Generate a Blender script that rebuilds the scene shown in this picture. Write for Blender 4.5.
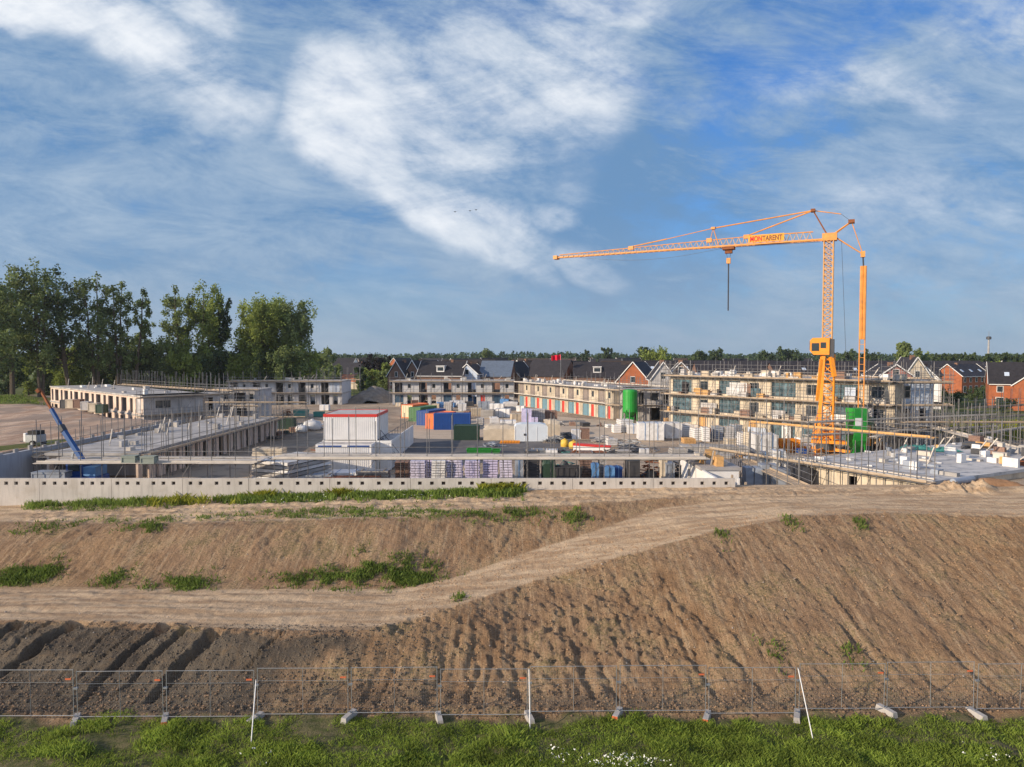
import bpy, bmesh, math, random
import numpy as np
from mathutils import Vector, Matrix

for o in list(bpy.data.objects): bpy.data.objects.remove(o)
scene = bpy.context.scene
COL = scene.collection
R = math.radians

# ------------------------------------------------------------------ camera
CAM_Z, F_PX, HOR = 14.0, 710.0, 356.0
PITCH = math.atan((383.5 - HOR) / F_PX)
cam_d = bpy.data.cameras.new('camera'); cam = bpy.data.objects.new('camera', cam_d); COL.objects.link(cam)
cam.location = (0, 0, CAM_Z); cam.rotation_euler = (math.pi / 2 - PITCH, 0, 0)
cam_d.sensor_width = 36.0; cam_d.lens = 36.0 * F_PX / 1024.0
cam_d.clip_start = 0.3; cam_d.clip_end = 12000
scene.camera = cam

# ------------------------------------------------------------------ sun and exposure
SUN_DIR = Vector((-0.86, -0.44, 0.335)).normalized()
sl = bpy.data.lights.new('sun', 'SUN'); sl.energy = 4.5; sl.angle = R(0.6); sl.color = (1.0, 0.82, 0.61)
so = bpy.data.objects.new('sun', sl); COL.objects.link(so); so.location = (-60, -40, 80)
so.rotation_euler = SUN_DIR.to_track_quat('Z', 'Y').to_euler()
scene.view_settings.view_transform = 'Standard'; scene.view_settings.look = 'None'
scene.view_settings.exposure = 0.38; scene.view_settings.gamma = 1.0
scene.view_settings.use_curve_mapping = False

# ------------------------------------------------------------------ shader expression helper
class X:
    def __init__(s, nt, v): s.nt = nt; s.v = v
    def _b(s, op, o, r=False):
        n = s.nt.nodes.new('ShaderNodeMath'); n.operation = op
        a, b = (o, s) if r else (s, o)
        for i, q in enumerate((a, b)):
            q = q.v if isinstance(q, X) else q
            if isinstance(q, (int, float)): n.inputs[i].default_value = q
            else: s.nt.links.new(q, n.inputs[i])
        return X(s.nt, n.outputs[0])
    def __add__(s, o): return s._b('ADD', o)
    def __radd__(s, o): return s._b('ADD', o)
    def __sub__(s, o): return s._b('SUBTRACT', o)
    def __rsub__(s, o): return s._b('SUBTRACT', o, True)
    def __mul__(s, o): return s._b('MULTIPLY', o)
    def __rmul__(s, o): return s._b('MULTIPLY', o)
    def __truediv__(s, o): return s._b('DIVIDE', o)
    def mx(s, o): return s._b('MAXIMUM', o)
    def mn(s, o): return s._b('MINIMUM', o)
    def pw(s, o): return s._b('POWER', o)
    def clamp(s): return s.mx(0.0).mn(1.0)
    def step(s, lo, hi):
        n = s.nt.nodes.new('ShaderNodeMapRange'); n.interpolation_type = 'SMOOTHSTEP'
        s.nt.links.new(s.v, n.inputs[0]); n.inputs[1].default_value = lo; n.inputs[2].default_value = hi
        return X(s.nt, n.outputs[0])
def nx(nt, vec, scale, detail=4, rough=0.55, dist=0.0):
    n = nt.nodes.new('ShaderNodeTexNoise'); n.inputs['Scale'].default_value = scale
    n.inputs['Detail'].default_value = detail; n.inputs['Roughness'].default_value = rough
    n.inputs['Distortion'].default_value = dist
    nt.links.new(vec, n.inputs['Vector']); return X(nt, n.outputs[0])
def cxyz(nt, a, b, c):
    n = nt.nodes.new('ShaderNodeCombineXYZ')
    for i, q in enumerate((a, b, c)):
        if isinstance(q, X): nt.links.new(q.v, n.inputs[i])
        else: n.inputs[i].default_value = q
    return n.outputs[0]
def mixc(nt, f, a, b):
    n = nt.nodes.new('ShaderNodeMix'); n.data_type = 'RGBA'
    if isinstance(f, X): nt.links.new(f.v, n.inputs[0])
    else: n.inputs[0].default_value = f
    for i, q in ((6, a), (7, b)):
        if isinstance(q, tuple): n.inputs[i].default_value = (*q, 1)
        else: nt.links.new(q, n.inputs[i])
    return n.outputs[2]

# ------------------------------------------------------------------ sky
w = bpy.data.worlds.new('World'); scene.world = w; w.use_nodes = True
nt = w.node_tree; nt.nodes.clear()
out = nt.nodes.new('ShaderNodeOutputWorld'); bg = nt.nodes.new('ShaderNodeBackground')
nt.links.new(bg.outputs[0], out.inputs[0])
SKYS = 0.142
bg.inputs[1].default_value = SKYS
sky = nt.nodes.new('ShaderNodeTexSky'); sky.sky_type = 'NISHITA'; sky.sun_disc = False
sky.sun_elevation = math.asin(SUN_DIR.z); sky.sun_rotation = math.atan2(SUN_DIR.x, SUN_DIR.y)
sky.altitude = 0; sky.air_density = 1.0; sky.dust_density = 0.6; sky.ozone_density = 2.5
tc = nt.nodes.new('ShaderNodeTexCoord'); sp = nt.nodes.new('ShaderNodeSeparateXYZ')
nt.links.new(tc.outputs['Generated'], sp.inputs[0])
dx, dy, dz = (X(nt, sp.outputs[i]) for i in range(3))
front = dy.step(0.02, 0.25)
yy = dy.mx(0.12)
u = dx / yy; v = dz / yy                      # tangent-plane direction towards the north of the scene
zz = dz.mx(0.0) + 0.10
pl = cxyz(nt, dx / zz, dy / zz, 0.0)          # cloud-deck coordinates
warp = nx(nt, cxyz(nt, u * 3.0, v * 3.0, 2.0), 1.0, 3)
warp2 = nx(nt, cxyz(nt, u * 3.0, v * 3.0, 9.0), 1.0, 3)
uw = u + (warp - 0.5) * 0.30; vw = v + (warp2 - 0.5) * 0.22
def blob(px, py, rx, ry, ang=0.0, warpk=True):
    cu = (px - 512) / F_PX; cv = (HOR - py) / F_PX
    a = (uw if warpk else u) - cu; b = (vw if warpk else v) - cv
    c, s = math.cos(R(ang)), math.sin(R(ang))
    p = (a * c + b * s) / (rx / F_PX); q = (b * c - a * s) / (ry / F_PX)
    r2 = p * p + q * q
    return (1.0 - r2).step(-0.9, 1.0)
fib = nx(nt, cxyz(nt, u * 3.6 + v * 2.4, v * 10.0 - u * 1.6, 0.0), 1.0, 10, 0.66, 0.5)     # stretched wisps
puff = nx(nt, cxyz(nt, u * 6.0, v * 8.5, 4.0), 1.0, 10, 0.64, 0.25)
fine = nx(nt, cxyz(nt, u * 18.0, v * 30.0, 1.0), 1.0, 7, 0.65, 0.3)
rays = nx(nt, cxyz(nt, u * 9.0 + v * 14.0, v * 3.0 - u * 2.0, 7.0), 1.0, 8, 0.62, 0.2)    # streaks falling to the lower right
tex = (fib - 0.5) * 3.4 + (puff - 0.5) * 2.2 + (fine - 0.5) * 1.5
bigx = (blob(560, 85, 70, 100, 0) * 0.50).mx(blob(470, 95, 175, 80, 8) * 0.70).mx(blob(370, 120, 90, 70, -45) * 0.92).mx(blob(345, 75, 60, 35, 0) * 0.72)
bigx = bigx.mx(blob(440, 200, 120, 34, -38) * 0.74).mx(blob(540, 240, 90, 20, -18) * 0.42)
bigx = bigx.mx(blob(70, 30, 130, 40, -22) * 0.92).mx(blob(200, 20, 60, 26, -10) * 0.75).mx(blob(190, 75, 110, 60, -20) * 0.50).mx(blob(610, 12, 70, 24, 10) * 0.62)
bigx = bigx.mx(blob(552, 219, 30, 14, 0, False) * 0.52).mx(blob(860, 98, 120, 26, -8) * 0.48).mx(blob(1000, 30, 110, 40, 10) * 0.45).mx(blob(900, 215, 150, 40, 8) * 0.34)
veil = (blob(130, 220, 420, 140, 6) * 0.92).mx(blob(500, 170, 210, 150, -25) * 1.0).mx(blob(960, 150, 230, 130, 15) * 0.92)
veil = veil.mx(blob(130, 70, 300, 110, 0) * 0.95).mx(blob(760, 270, 460, 90, 0) * 0.72).mx(blob(640, 30, 180, 60, 0) * 0.6)
lowz = (1.0 - v.step(-0.02, 0.50)) * 0.85
bright = (bigx * 1.05 + tex * (bigx.mn(0.5) * 0.72 + 0.04) + (rays - 0.5) * 1.9 * bigx.mn(.6) - 0.09).step(-0.02, 1.34) * front
cirr = nx(nt, cxyz(nt, u * 5.0 - v * 3.0, v * 17.0 + u * 3.0, 12.0), 1.0, 9, 0.7, 0.5)
veilm = ((veil * 0.95 + tex * 0.42 + (rays - 0.5) * 0.8 + (cirr - 0.5) * 0.9 + 0.10).step(-0.3, 0.95).mx(lowz + tex * 0.12)).clamp() * front
deck = nx(nt, pl, 1.1, 8, 0.6, 0.3).step(0.36, 0.62) * 0.85 * (1.0 - front)          # unseen clouds behind the camera, brightened and spread to raise ambient light
K = 1.0 / 0.13
hsv = nt.nodes.new('ShaderNodeHueSaturation'); hsv.inputs['Saturation'].default_value = 1.12; hsv.inputs['Value'].default_value = 1.0
nt.links.new(sky.outputs[0], hsv.inputs['Color'])
tint = nt.nodes.new('ShaderNodeMix'); tint.data_type = 'RGBA'; tint.blend_type = 'MULTIPLY'; tint.inputs[0].default_value = 1.0
nt.links.new(hsv.outputs[0], tint.inputs[6]); tint.inputs[7].default_value = (0.36, 0.60, 0.90, 1)
c0 = mixc(nt, deck, tint.outputs[2], (0.66 * K, 0.68 * K, 0.70 * K))
c1 = mixc(nt, veilm * 0.92, c0, mixc(nt, ((cirr - 0.5) * 2.6 + tex * 0.35 + 0.42 - blob(640, 200, 130, 130, 0) * 0.5).clamp(), (0.115 * K, 0.215 * K, 0.36 * K), (0.29 * K, 0.37 * K, 0.465 * K)))
c1b = mixc(nt, ((1.0 - v.step(-0.02, 0.22)) * 0.62 * front), c1, (0.25 * K, 0.315 * K, 0.40 * K))
c2 = mixc(nt, bright, c1b, (0.66 * K, 0.68 * K, 0.71 * K))
nt.links.new(c2, bg.inputs[0])

# ------------------------------------------------------------------ projection helpers (used to survey positions on known heights)
CP, SP_ = math.cos(PITCH), math.sin(PITCH)
def ray(px, py):
    a = (px - 512) / F_PX; b = (383.5 - py) / F_PX
    return Vector((a, CP + b * SP_, -SP_ + b * CP))
def at(px, py, z=2.0):
    d = ray(px, py); t = (z - CAM_Z) / d.z
    return Vector((d.x * t, d.y * t, z))
def atY(px, py, Y):
    d = ray(px, py); t = Y / d.y
    return Vector((d.x * t, Y, CAM_Z + d.z * t))

# ------------------------------------------------------------------ materials
MATS = {}
def mk(name, base, var=0.18, scale=1.5, rough=0.8, metal=0.0, bump=0.15, bscale=12.0, streak=0.0, dirt=None, dirtamt=0.35, objrand=0.0, trans=0.0, stretch=(1, 1, 1)):
    if name in MATS: return MATS[name]
    m = bpy.data.materials.new(name); m.use_nodes = True; nt = m.node_tree
    b = nt.nodes['Principled BSDF']
    g = nt.nodes.new('ShaderNodeNewGeometry'); pos = g.outputs['Position']
    if stretch != (1, 1, 1):
        mp = nt.nodes.new('ShaderNodeMapping'); mp.inputs['Scale'].default_value = stretch
        nt.links.new(pos, mp.inputs[0]); pos = mp.outputs[0]
    n = nx(nt, pos, scale, 6, 0.6)
    f = (n - 0.5) * 2.2 + 0.5
    lo = tuple(max(0, c * (1 - var)) for c in base); hi = tuple(min(1, c * (1 + var)) for c in base)
    col = mixc(nt, f.clamp(), lo, hi)
    if streak:
        mp = nt.nodes.new('ShaderNodeMapping'); mp.inputs['Scale'].default_value = (2.5, 2.5, 0.25)
        nt.links.new(g.outputs['Position'], mp.inputs[0])
        s = nx(nt, mp.outputs[0], 2.0, 5, 0.65).step(0.45, 0.75) * streak
        col = mixc(nt, s, col, tuple(c * 0.45 for c in base))
    if dirt:
        d = nx(nt, g.outputs['Position'], scale * 0.6 + 0.3, 5, 0.65).step(0.5, 0.72) * dirtamt
        col = mixc(nt, d, col, dirt)
    if objrand:
        oi = nt.nodes.new('ShaderNodeObjectInfo')
        h = nt.nodes.new('ShaderNodeHueSaturation'); nt.links.new(col, h.inputs['Color'])
        vv = X(nt, oi.outputs['Random']) * (2 * objrand) + (1 - objrand)
        nt.links.new(vv.v, h.inputs['Value']); col = h.outputs[0]
    nt.links.new(col, b.inputs['Base Color'])
    b.inputs['Roughness'].default_value = rough; b.inputs['Metallic'].default_value = metal
    if rough > 0.6: b.inputs['Specular IOR Level'].default_value = 0.25
    if trans:
        t = nt.nodes.new('ShaderNodeBsdfTranslucent'); nt.links.new(col, t.inputs[0])
        ms = nt.nodes.new('ShaderNodeMixShader'); ms.inputs[0].default_value = trans
        nt.links.new(b.outputs[0], ms.inputs[1]); nt.links.new(t.outputs[0], ms.inputs[2])
        nt.links.new(ms.outputs[0], nt.nodes['Material Output'].inputs[0])
    if bump:
        bn = nt.nodes.new('ShaderNodeBump'); bn.inputs['Strength'].default_value = bump; bn.inputs['Distance'].default_value = 0.05
        bb = nx(nt, g.outputs['Position'], bscale, 3)
        nt.links.new(bb.v, bn.inputs['Height']); nt.links.new(bn.outputs[0], b.inputs['Normal'])
    MATS[name] = m; return m

M = dict(
 wallcon=mk('panel_concrete', (.50, .46, .42), .14, .5, .85, streak=.42, dirt=(.30, .25, .19), dirtamt=.35),
 con=mk('bare_concrete', (.36, .34, .32), .22, .5, .85, streak=.3),
 slab=mk('floor_slab_concrete', (.38, .36, .34), .4, .5, .8, dirt=(.19, .18, .17), dirtamt=.7),
 cream=mk('lime_block', (.56, .48, .37), .32, .55, .85, streak=.45, dirt=(.36, .30, .24), dirtamt=.55),
 pink=mk('pale_block', (.62, .49, .40), .2, .6, .85, streak=.35, dirt=(.38, .28, .21), dirtamt=.4),
 greyblock=mk('grey_block', (.44, .42, .41), .25, .9, .85, streak=.4),
 white=mk('white_sheet', (.74, .72, .70), .08, 1.0, .5, dirt=(.5, .45, .38), dirtamt=.25),
 wrap=mk('white_wrap', (.64, .63, .62), .18, 1.2, .45, bump=.6, bscale=4, dirt=(.33, .30, .27), dirtamt=.5, objrand=.12),
 lilac=mk('lilac_wrap', (.52, .48, .66), .15, 2.0, .4, bump=.5, bscale=5),
 steel=mk('scaffold_steel', (.17, .165, .165), .3, 3.0, .5, .3, dirt=(.16, .09, .05), dirtamt=.4),
 galv=mk('galvanised_steel', (.30, .31, .32), .2, 8.0, .5, .55),
 plank=mk('scaffold_plank', (.37, .29, .21), .3, 3.0, .85, stretch=(.4, .4, 1)),
 plankg=mk('grey_plank', (.52, .47, .41), .2, 2.0, .85, stretch=(.4, .4, 1)),
 timber=mk('fresh_timber', (.55, .32, .13), .25, 4.0, .8),
 orange=mk('crane_orange', (.78, .28, .018), .10, 1.5, .45, dirt=(.30, .14, .04), dirtamt=.35),
 pale_orange=mk('crane_jib_paint', (.68, .28, .06), .18, 1.5, .5, dirt=(.36, .18, .08), dirtamt=.5),
 red=mk('red_paint', (.55, .03, .02), .12, 2.0, .5),
 reddoor=mk('red_door', (.62, .05, .035), .12, 2.0, .6),
 bluedoor=mk('blue_grey_panel', (.13, .24, .30), .12, 2.0, .6),
 teal=mk('teal_sheet', (.05, .22, .19), .2, 2.0, .6, bump=.4),
 blue=mk('blue_paint', (.006, .055, .24), .15, .8, .5),
 lblue=mk('light_blue_paint', (.10, .24, .48), .15, 2.0, .5),
 green=mk('container_green', (.05, .15, .05), .15, 1.5, .55),
 dgreen=mk('dark_green_paint', (.02, .05, .03), .2, 1.5, .55),
 silo=mk('silo_green', (.015, .27, .03), .2, .6, .5, streak=.3, dirt=(.16, .26, .14), dirtamt=.4),
 lime=mk('lime_plastic', (.10, .60, .06), .15, 1.5, .4),
 corange=mk('container_orange', (.72, .16, .03), .12, 1.0, .5, dirt=(.35, .10, .04), dirtamt=.35),
 yellow=mk('yellow_plastic', (.65, .42, .05), .2, 2.0, .6),
 beige=mk('beige_tarp', (.50, .42, .32), .15, 1.5, .8, bump=.5, bscale=3),
 brownp=mk('brown_brick_pack', (.24, .15, .115), .35, 6.0, .9, objrand=.15),
 brick=mk('orange_brick', (.33, .11, .05), .22, 1.2, .9, objrand=.06),
 brickd=mk('brown_brick', (.20, .115, .08), .25, 1.2, .9),
 rooft=mk('dark_roof_tile', (.028, .026, .03), .35, 1.5, .75, bump=.3, objrand=.25),
 roofb=mk('brown_roof_tile', (.055, .04, .034), .35, 1.5, .75, bump=.3, objrand=.2),
 roofgrey=mk('grey_blue_roof', (.10, .13, .18), .2, 1.5, .6),
 trim=mk('white_trim', (.72, .71, .69), .06, 1.5, .5),
 glass=mk('dark_glass', (.03, .04, .05), .3, .5, .08, bump=0),
 glassb=mk('wrapped_glazing', (.09, .14, .165), .8, 1.4, .12, bump=.3, bscale=2),  # strong tone variation stands in for reflections and dark interiors
 dark=mk('dark_grey_metal', (.05, .05, .055), .2, 2.0, .5),
 black=mk('black_rubber', (.02, .02, .02), .2, 4.0, .7),
 bluegrey=mk('blue_grey_wrap', (.26, .29, .34), .2, 1.5, .5, bump=.4, bscale=4),
 skyglaze=mk('skylight_glass', (.45, .52, .62), .1, 1, .12, bump=0),
 rust=mk('rusty_steel', (.22, .08, .035), .35, 3.0, .85),
 tyvek=mk('pale_blue_wall_foil', (.44, .50, .60), .15, 1.0, .5),
 bark=mk('bark', (.10, .08, .06), .3, 3.0, .95, bump=.5),
 stone=mk('stone', (.36, .31, .27), .3, 5.0, .9, bump=.4),
 soilm=mk('loose_soil', (.27, .155, .085), .35, 1.5, .95, bump=.8, bscale=5),
 soilg=mk('grey_sand_heap', (.20, .175, .15), .3, 1.2, .95, bump=.8, bscale=5),
 flower=mk('petal_white', (.75, .75, .70), .1, 2, .8, bump=0),
)
def foliage(name, c, var=.45, scale=.35, trans=.35):
    return mk(name, c, var, scale, .75, bump=0, trans=trans, objrand=.12)
M.update(
 leaf_poplar=foliage('poplar_leaf', (.17, .215, .075)), leaf_light=foliage('light_leaf', (.22, .27, .06)),
 leaf_dark=foliage('dark_leaf', (.075, .11, .042)), leaf_far=foliage('far_leaf', (.050, .082, .036), scale=.06),
 leaf_copper=foliage('copper_leaf', (.022, .018, .016)),
 grass=foliage('grass_blade', (.23, .30, .05), .55, .8, .5), weed=foliage('weed_leaf', (.15, .21, .04), .4, 1.2, .4),
 rape=foliage('yellow_green_weed', (.26, .27, .03), .4, 1.5, .4),
)

# ------------------------------------------------------------------ mesh builder
class MB:
    def __init__(s): s.v = []; s.f = []; s.sm = False
    def quad(s, a, b, c, d):
        n = len(s.v); s.v += [tuple(a), tuple(b), tuple(c), tuple(d)]; s.f.append((n, n + 1, n + 2, n + 3))
    def hexa(s, P):
        n = len(s.v); s.v += [tuple(p) for p in P]
        for q in ((0, 3, 2, 1), (4, 5, 6, 7), (0, 1, 5, 4), (1, 2, 6, 5), (2, 3, 7, 6), (3, 0, 4, 7)):
            s.f.append(tuple(n + i for i in q))
        return s
    def box(s, x0, x1, y0, y1, z0, z1):
        s.hexa([(x0, y0, z0), (x1, y0, z0), (x1, y1, z0), (x0, y1, z0), (x0, y0, z1), (x1, y0, z1), (x1, y1, z1), (x0, y1, z1)]); return s
    def beam(s, p, q, wd, ht=None, up=(0, 0, 1)):
        ht = wd if ht is None else ht
        p = Vector(p); q = Vector(q); d = (q - p).normalized(); upv = Vector(up)
        if abs(d.dot(upv)) > .98: upv = Vector((0, 1, 0))
        r = d.cross(upv).normalized() * (wd / 2); t = r.normalized().cross(d).normalized() * (ht / 2)
        s.hexa([p - r - t, p + r - t, p + r + t, p - r + t, q - r - t, q + r - t, q + r + t, q - r + t]); return s
    def tube(s, p, q, r0, r1=None, n=6, caps=True):
        r1 = r0 if r1 is None else r1
        p = Vector(p); q = Vector(q); d = (q - p)
        if d.length < 1e-6: return s
        d.normalize(); a = d.orthogonal().normalized(); b = d.cross(a)
        k = len(s.v)
        for c, r in ((p, r0), (q, r1)):
            for i in range(n):
                t = 2 * math.pi * i / n; s.v.append(tuple(c + a * (math.cos(t) * r) + b * (math.sin(t) * r)))
        for i in range(n):
            j = (i + 1) % n; s.f.append((k + i, k + j, k + n + j, k + n + i))
        if caps:
            s.f.append(tuple(k + i for i in reversed(range(n)))); s.f.append(tuple(k + n + i for i in range(n)))
        return s
    def lathe(s, prof, n=16, c=(0, 0)):
        k = len(s.v)
        for r, z in prof:
            for i in range(n):
                t = 2 * math.pi * i / n; s.v.append((c[0] + math.cos(t) * r, c[1] + math.sin(t) * r, z))
        for j in range(len(prof) - 1):
            for i in range(n):
                i2 = (i + 1) % n; s.f.append((k + j * n + i, k + j * n + i2, k + (j + 1) * n + i2, k + (j + 1) * n + i))
        s.f.append(tuple(k + i for i in reversed(range(n)))); e = k + (len(prof) - 1) * n
        s.f.append(tuple(e + i for i in range(n))); return s
    def prism(s, poly, y0, y1):            # poly in x,z ; extruded along y
        k = len(s.v); n = len(poly)
        s.v += [(x, y0, z) for x, z in poly] + [(x, y1, z) for x, z in poly]
        s.f.append(tuple(k + i for i in range(n))); s.f.append(tuple(k + n + i for i in reversed(range(n))))
        for i in range(n):
            j = (i + 1) % n; s.f.append((k + i, k + n + i, k + n + j, k + j))
        return s
    def xf(s, m):
        s.v = [tuple(m @ Vector(p)) for p in s.v]; return s
    def build(s, name, mat, parent=None, smooth=False, bevel=0):
        me = bpy.data.meshes.new(name); me.from_pydata(s.v, [], s.f); me.materials.append(mat)
        bm = bmesh.new(); bm.from_mesh(me); bmesh.ops.recalc_face_normals(bm, faces=bm.faces)
        if bevel:
            bmesh.ops.remove_doubles(bm, verts=bm.verts, dist=1e-5)
            bmesh.ops.bevel(bm, geom=list(bm.edges), offset=bevel, segments=1, affect='EDGES')
        bm.to_mesh(me); bm.free()
        if smooth:
            for p in me.polygons: p.use_smooth = True
        return link(name, me, parent)
def link(name, me, parent=None):
    o = bpy.data.objects.new(name, me); COL.objects.link(o)
    if parent is not None: o.parent = parent
    return o
def np_mesh(name, V, F, mat, parent=None, smooth=False):
    V = np.asarray(V, dtype=np.float32); F = np.asarray(F, dtype=np.int32); k = F.shape[1]
    me = bpy.data.meshes.new(name)
    me.vertices.add(len(V)); me.vertices.foreach_set('co', V.ravel())
    me.loops.add(F.size); me.loops.foreach_set('vertex_index', F.ravel())
    me.polygons.add(len(F)); me.polygons.foreach_set('loop_start', np.arange(0, F.size, k, dtype=np.int32))
    me.polygons.foreach_set('loop_total', np.full(len(F), k, dtype=np.int32))
    if smooth: me.polygons.foreach_set('use_smooth', np.ones(len(F), dtype=bool))
    me.update(calc_edges=True)
    for m in (mat if isinstance(mat, list) else [mat]): me.materials.append(m)
    return link(name, me, parent)
def tag(o, label=None, cat=None, group=None, kind=None):
    if label: o['label'] = label
    if cat: o['category'] = cat
    if group: o['group'] = group
    if kind: o['kind'] = kind
    return o
def thing(name, label, cat, loc=(0, 0, 0), rz=0.0, group=None):
    o = bpy.data.objects.new(name, None); COL.objects.link(o); o.location = loc; o.rotation_euler = (0, 0, rz)
    o.empty_display_size = .3
    return tag(o, label, cat, group)
CH = {}
def copy_tree(o, parent=None):
    c = o.copy(); COL.objects.link(c)
    if parent is not None: c.parent = parent
    for ch in [x for x in o.children]: copy_tree(ch, c)
    return c
ORD = ['first', 'second', 'third', 'fourth', 'fifth', 'sixth', 'seventh', 'eighth', 'ninth', 'tenth', 'eleventh', 'twelfth', 'thirteenth', 'fourteenth', 'fifteenth', 'sixteenth', 'seventeenth', 'eighteenth', 'nineteenth', 'twentieth']

# numpy noise
_rs = np.random.RandomState(7); _T = _rs.rand(512, 512).astype(np.float32)
def vnoise(x, y):
    xi = np.floor(x).astype(int); yi = np.floor(y).astype(int); fx = x - xi; fy = y - yi
    fx = fx * fx * (3 - 2 * fx); fy = fy * fy * (3 - 2 * fy)
    a = _T[xi % 512, yi % 512]; b = _T[(xi + 1) % 512, yi % 512]; c = _T[xi % 512, (yi + 1) % 512]; d = _T[(xi + 1) % 512, (yi + 1) % 512]
    return (a * (1 - fx) + b * fx) * (1 - fy) + (c * (1 - fx) + d * fx) * fy - .5
def fbm(x, y, o=4, g=.5):
    s = 0; a = 1
    for i in range(o): s = s + a * vnoise(x + 17.3 * i, y + 9.1 * i); x = x * 2.03; y = y * 2.03; a *= g
    return s
def sst(x, a, b):
    t = np.clip((x - a) / (b - a), 0, 1); return t * t * (3 - 2 * t)
# ------------------------------------------------------------------ the ground: one sheet, fine near the bank, coarse out to the horizon
def curve(pts):
    q = sorted([tuple(at(px, py, z)) for px, py, z in pts]); return np.array([a[0] for a in q]), np.array([a[1] for a in q]), np.array([a[2] for a in q])
C1 = curve([(0, 620, 2.0), (100, 622, 2.0), (200, 627, 2.0), (300, 631, 1.98), (370, 630, 2.0), (430, 614, 2.15), (520, 586, 2.4), (640, 552, 3.5), (700, 535, 4.2), (800, 516, 5.0), (900, 513, 5.1), (1024, 516, 5.0)])
C2 = curve([(0, 586, 1.7), (200, 588, 1.7), (400, 588, 1.75), (450, 578, 2.0), (520, 554, 2.7), (600, 528, 3.6), (660, 507, 4.3), (760, 497, 4.8), (1024, 494, 4.8)])
C3 = curve([(0, 523, 3.6), (200, 525, 3.85), (400, 519, 4.1), (520, 508, 4.25), (600, 504, 4.4), (660, 500, 4.55), (760, 492, 4.85), (1024, 490, 4.8)])
X4 = np.array([-36, -22, -1, 13, 20, 60.]); Z4 = np.array([3.4, 3.87, 4.5, 4.7, 4.72, 4.75])
WALL_Y, WALL_X1, WALL_TOP = 50.0, at(735, 480, 5.35).x, 5.35
XB = np.array([-46., -46., -57, -95, -130, -260, -900]); YB = np.array([45., 98, 109, 146, 200, 320, 1200])
SOUTH_TOE = 27.75
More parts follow.
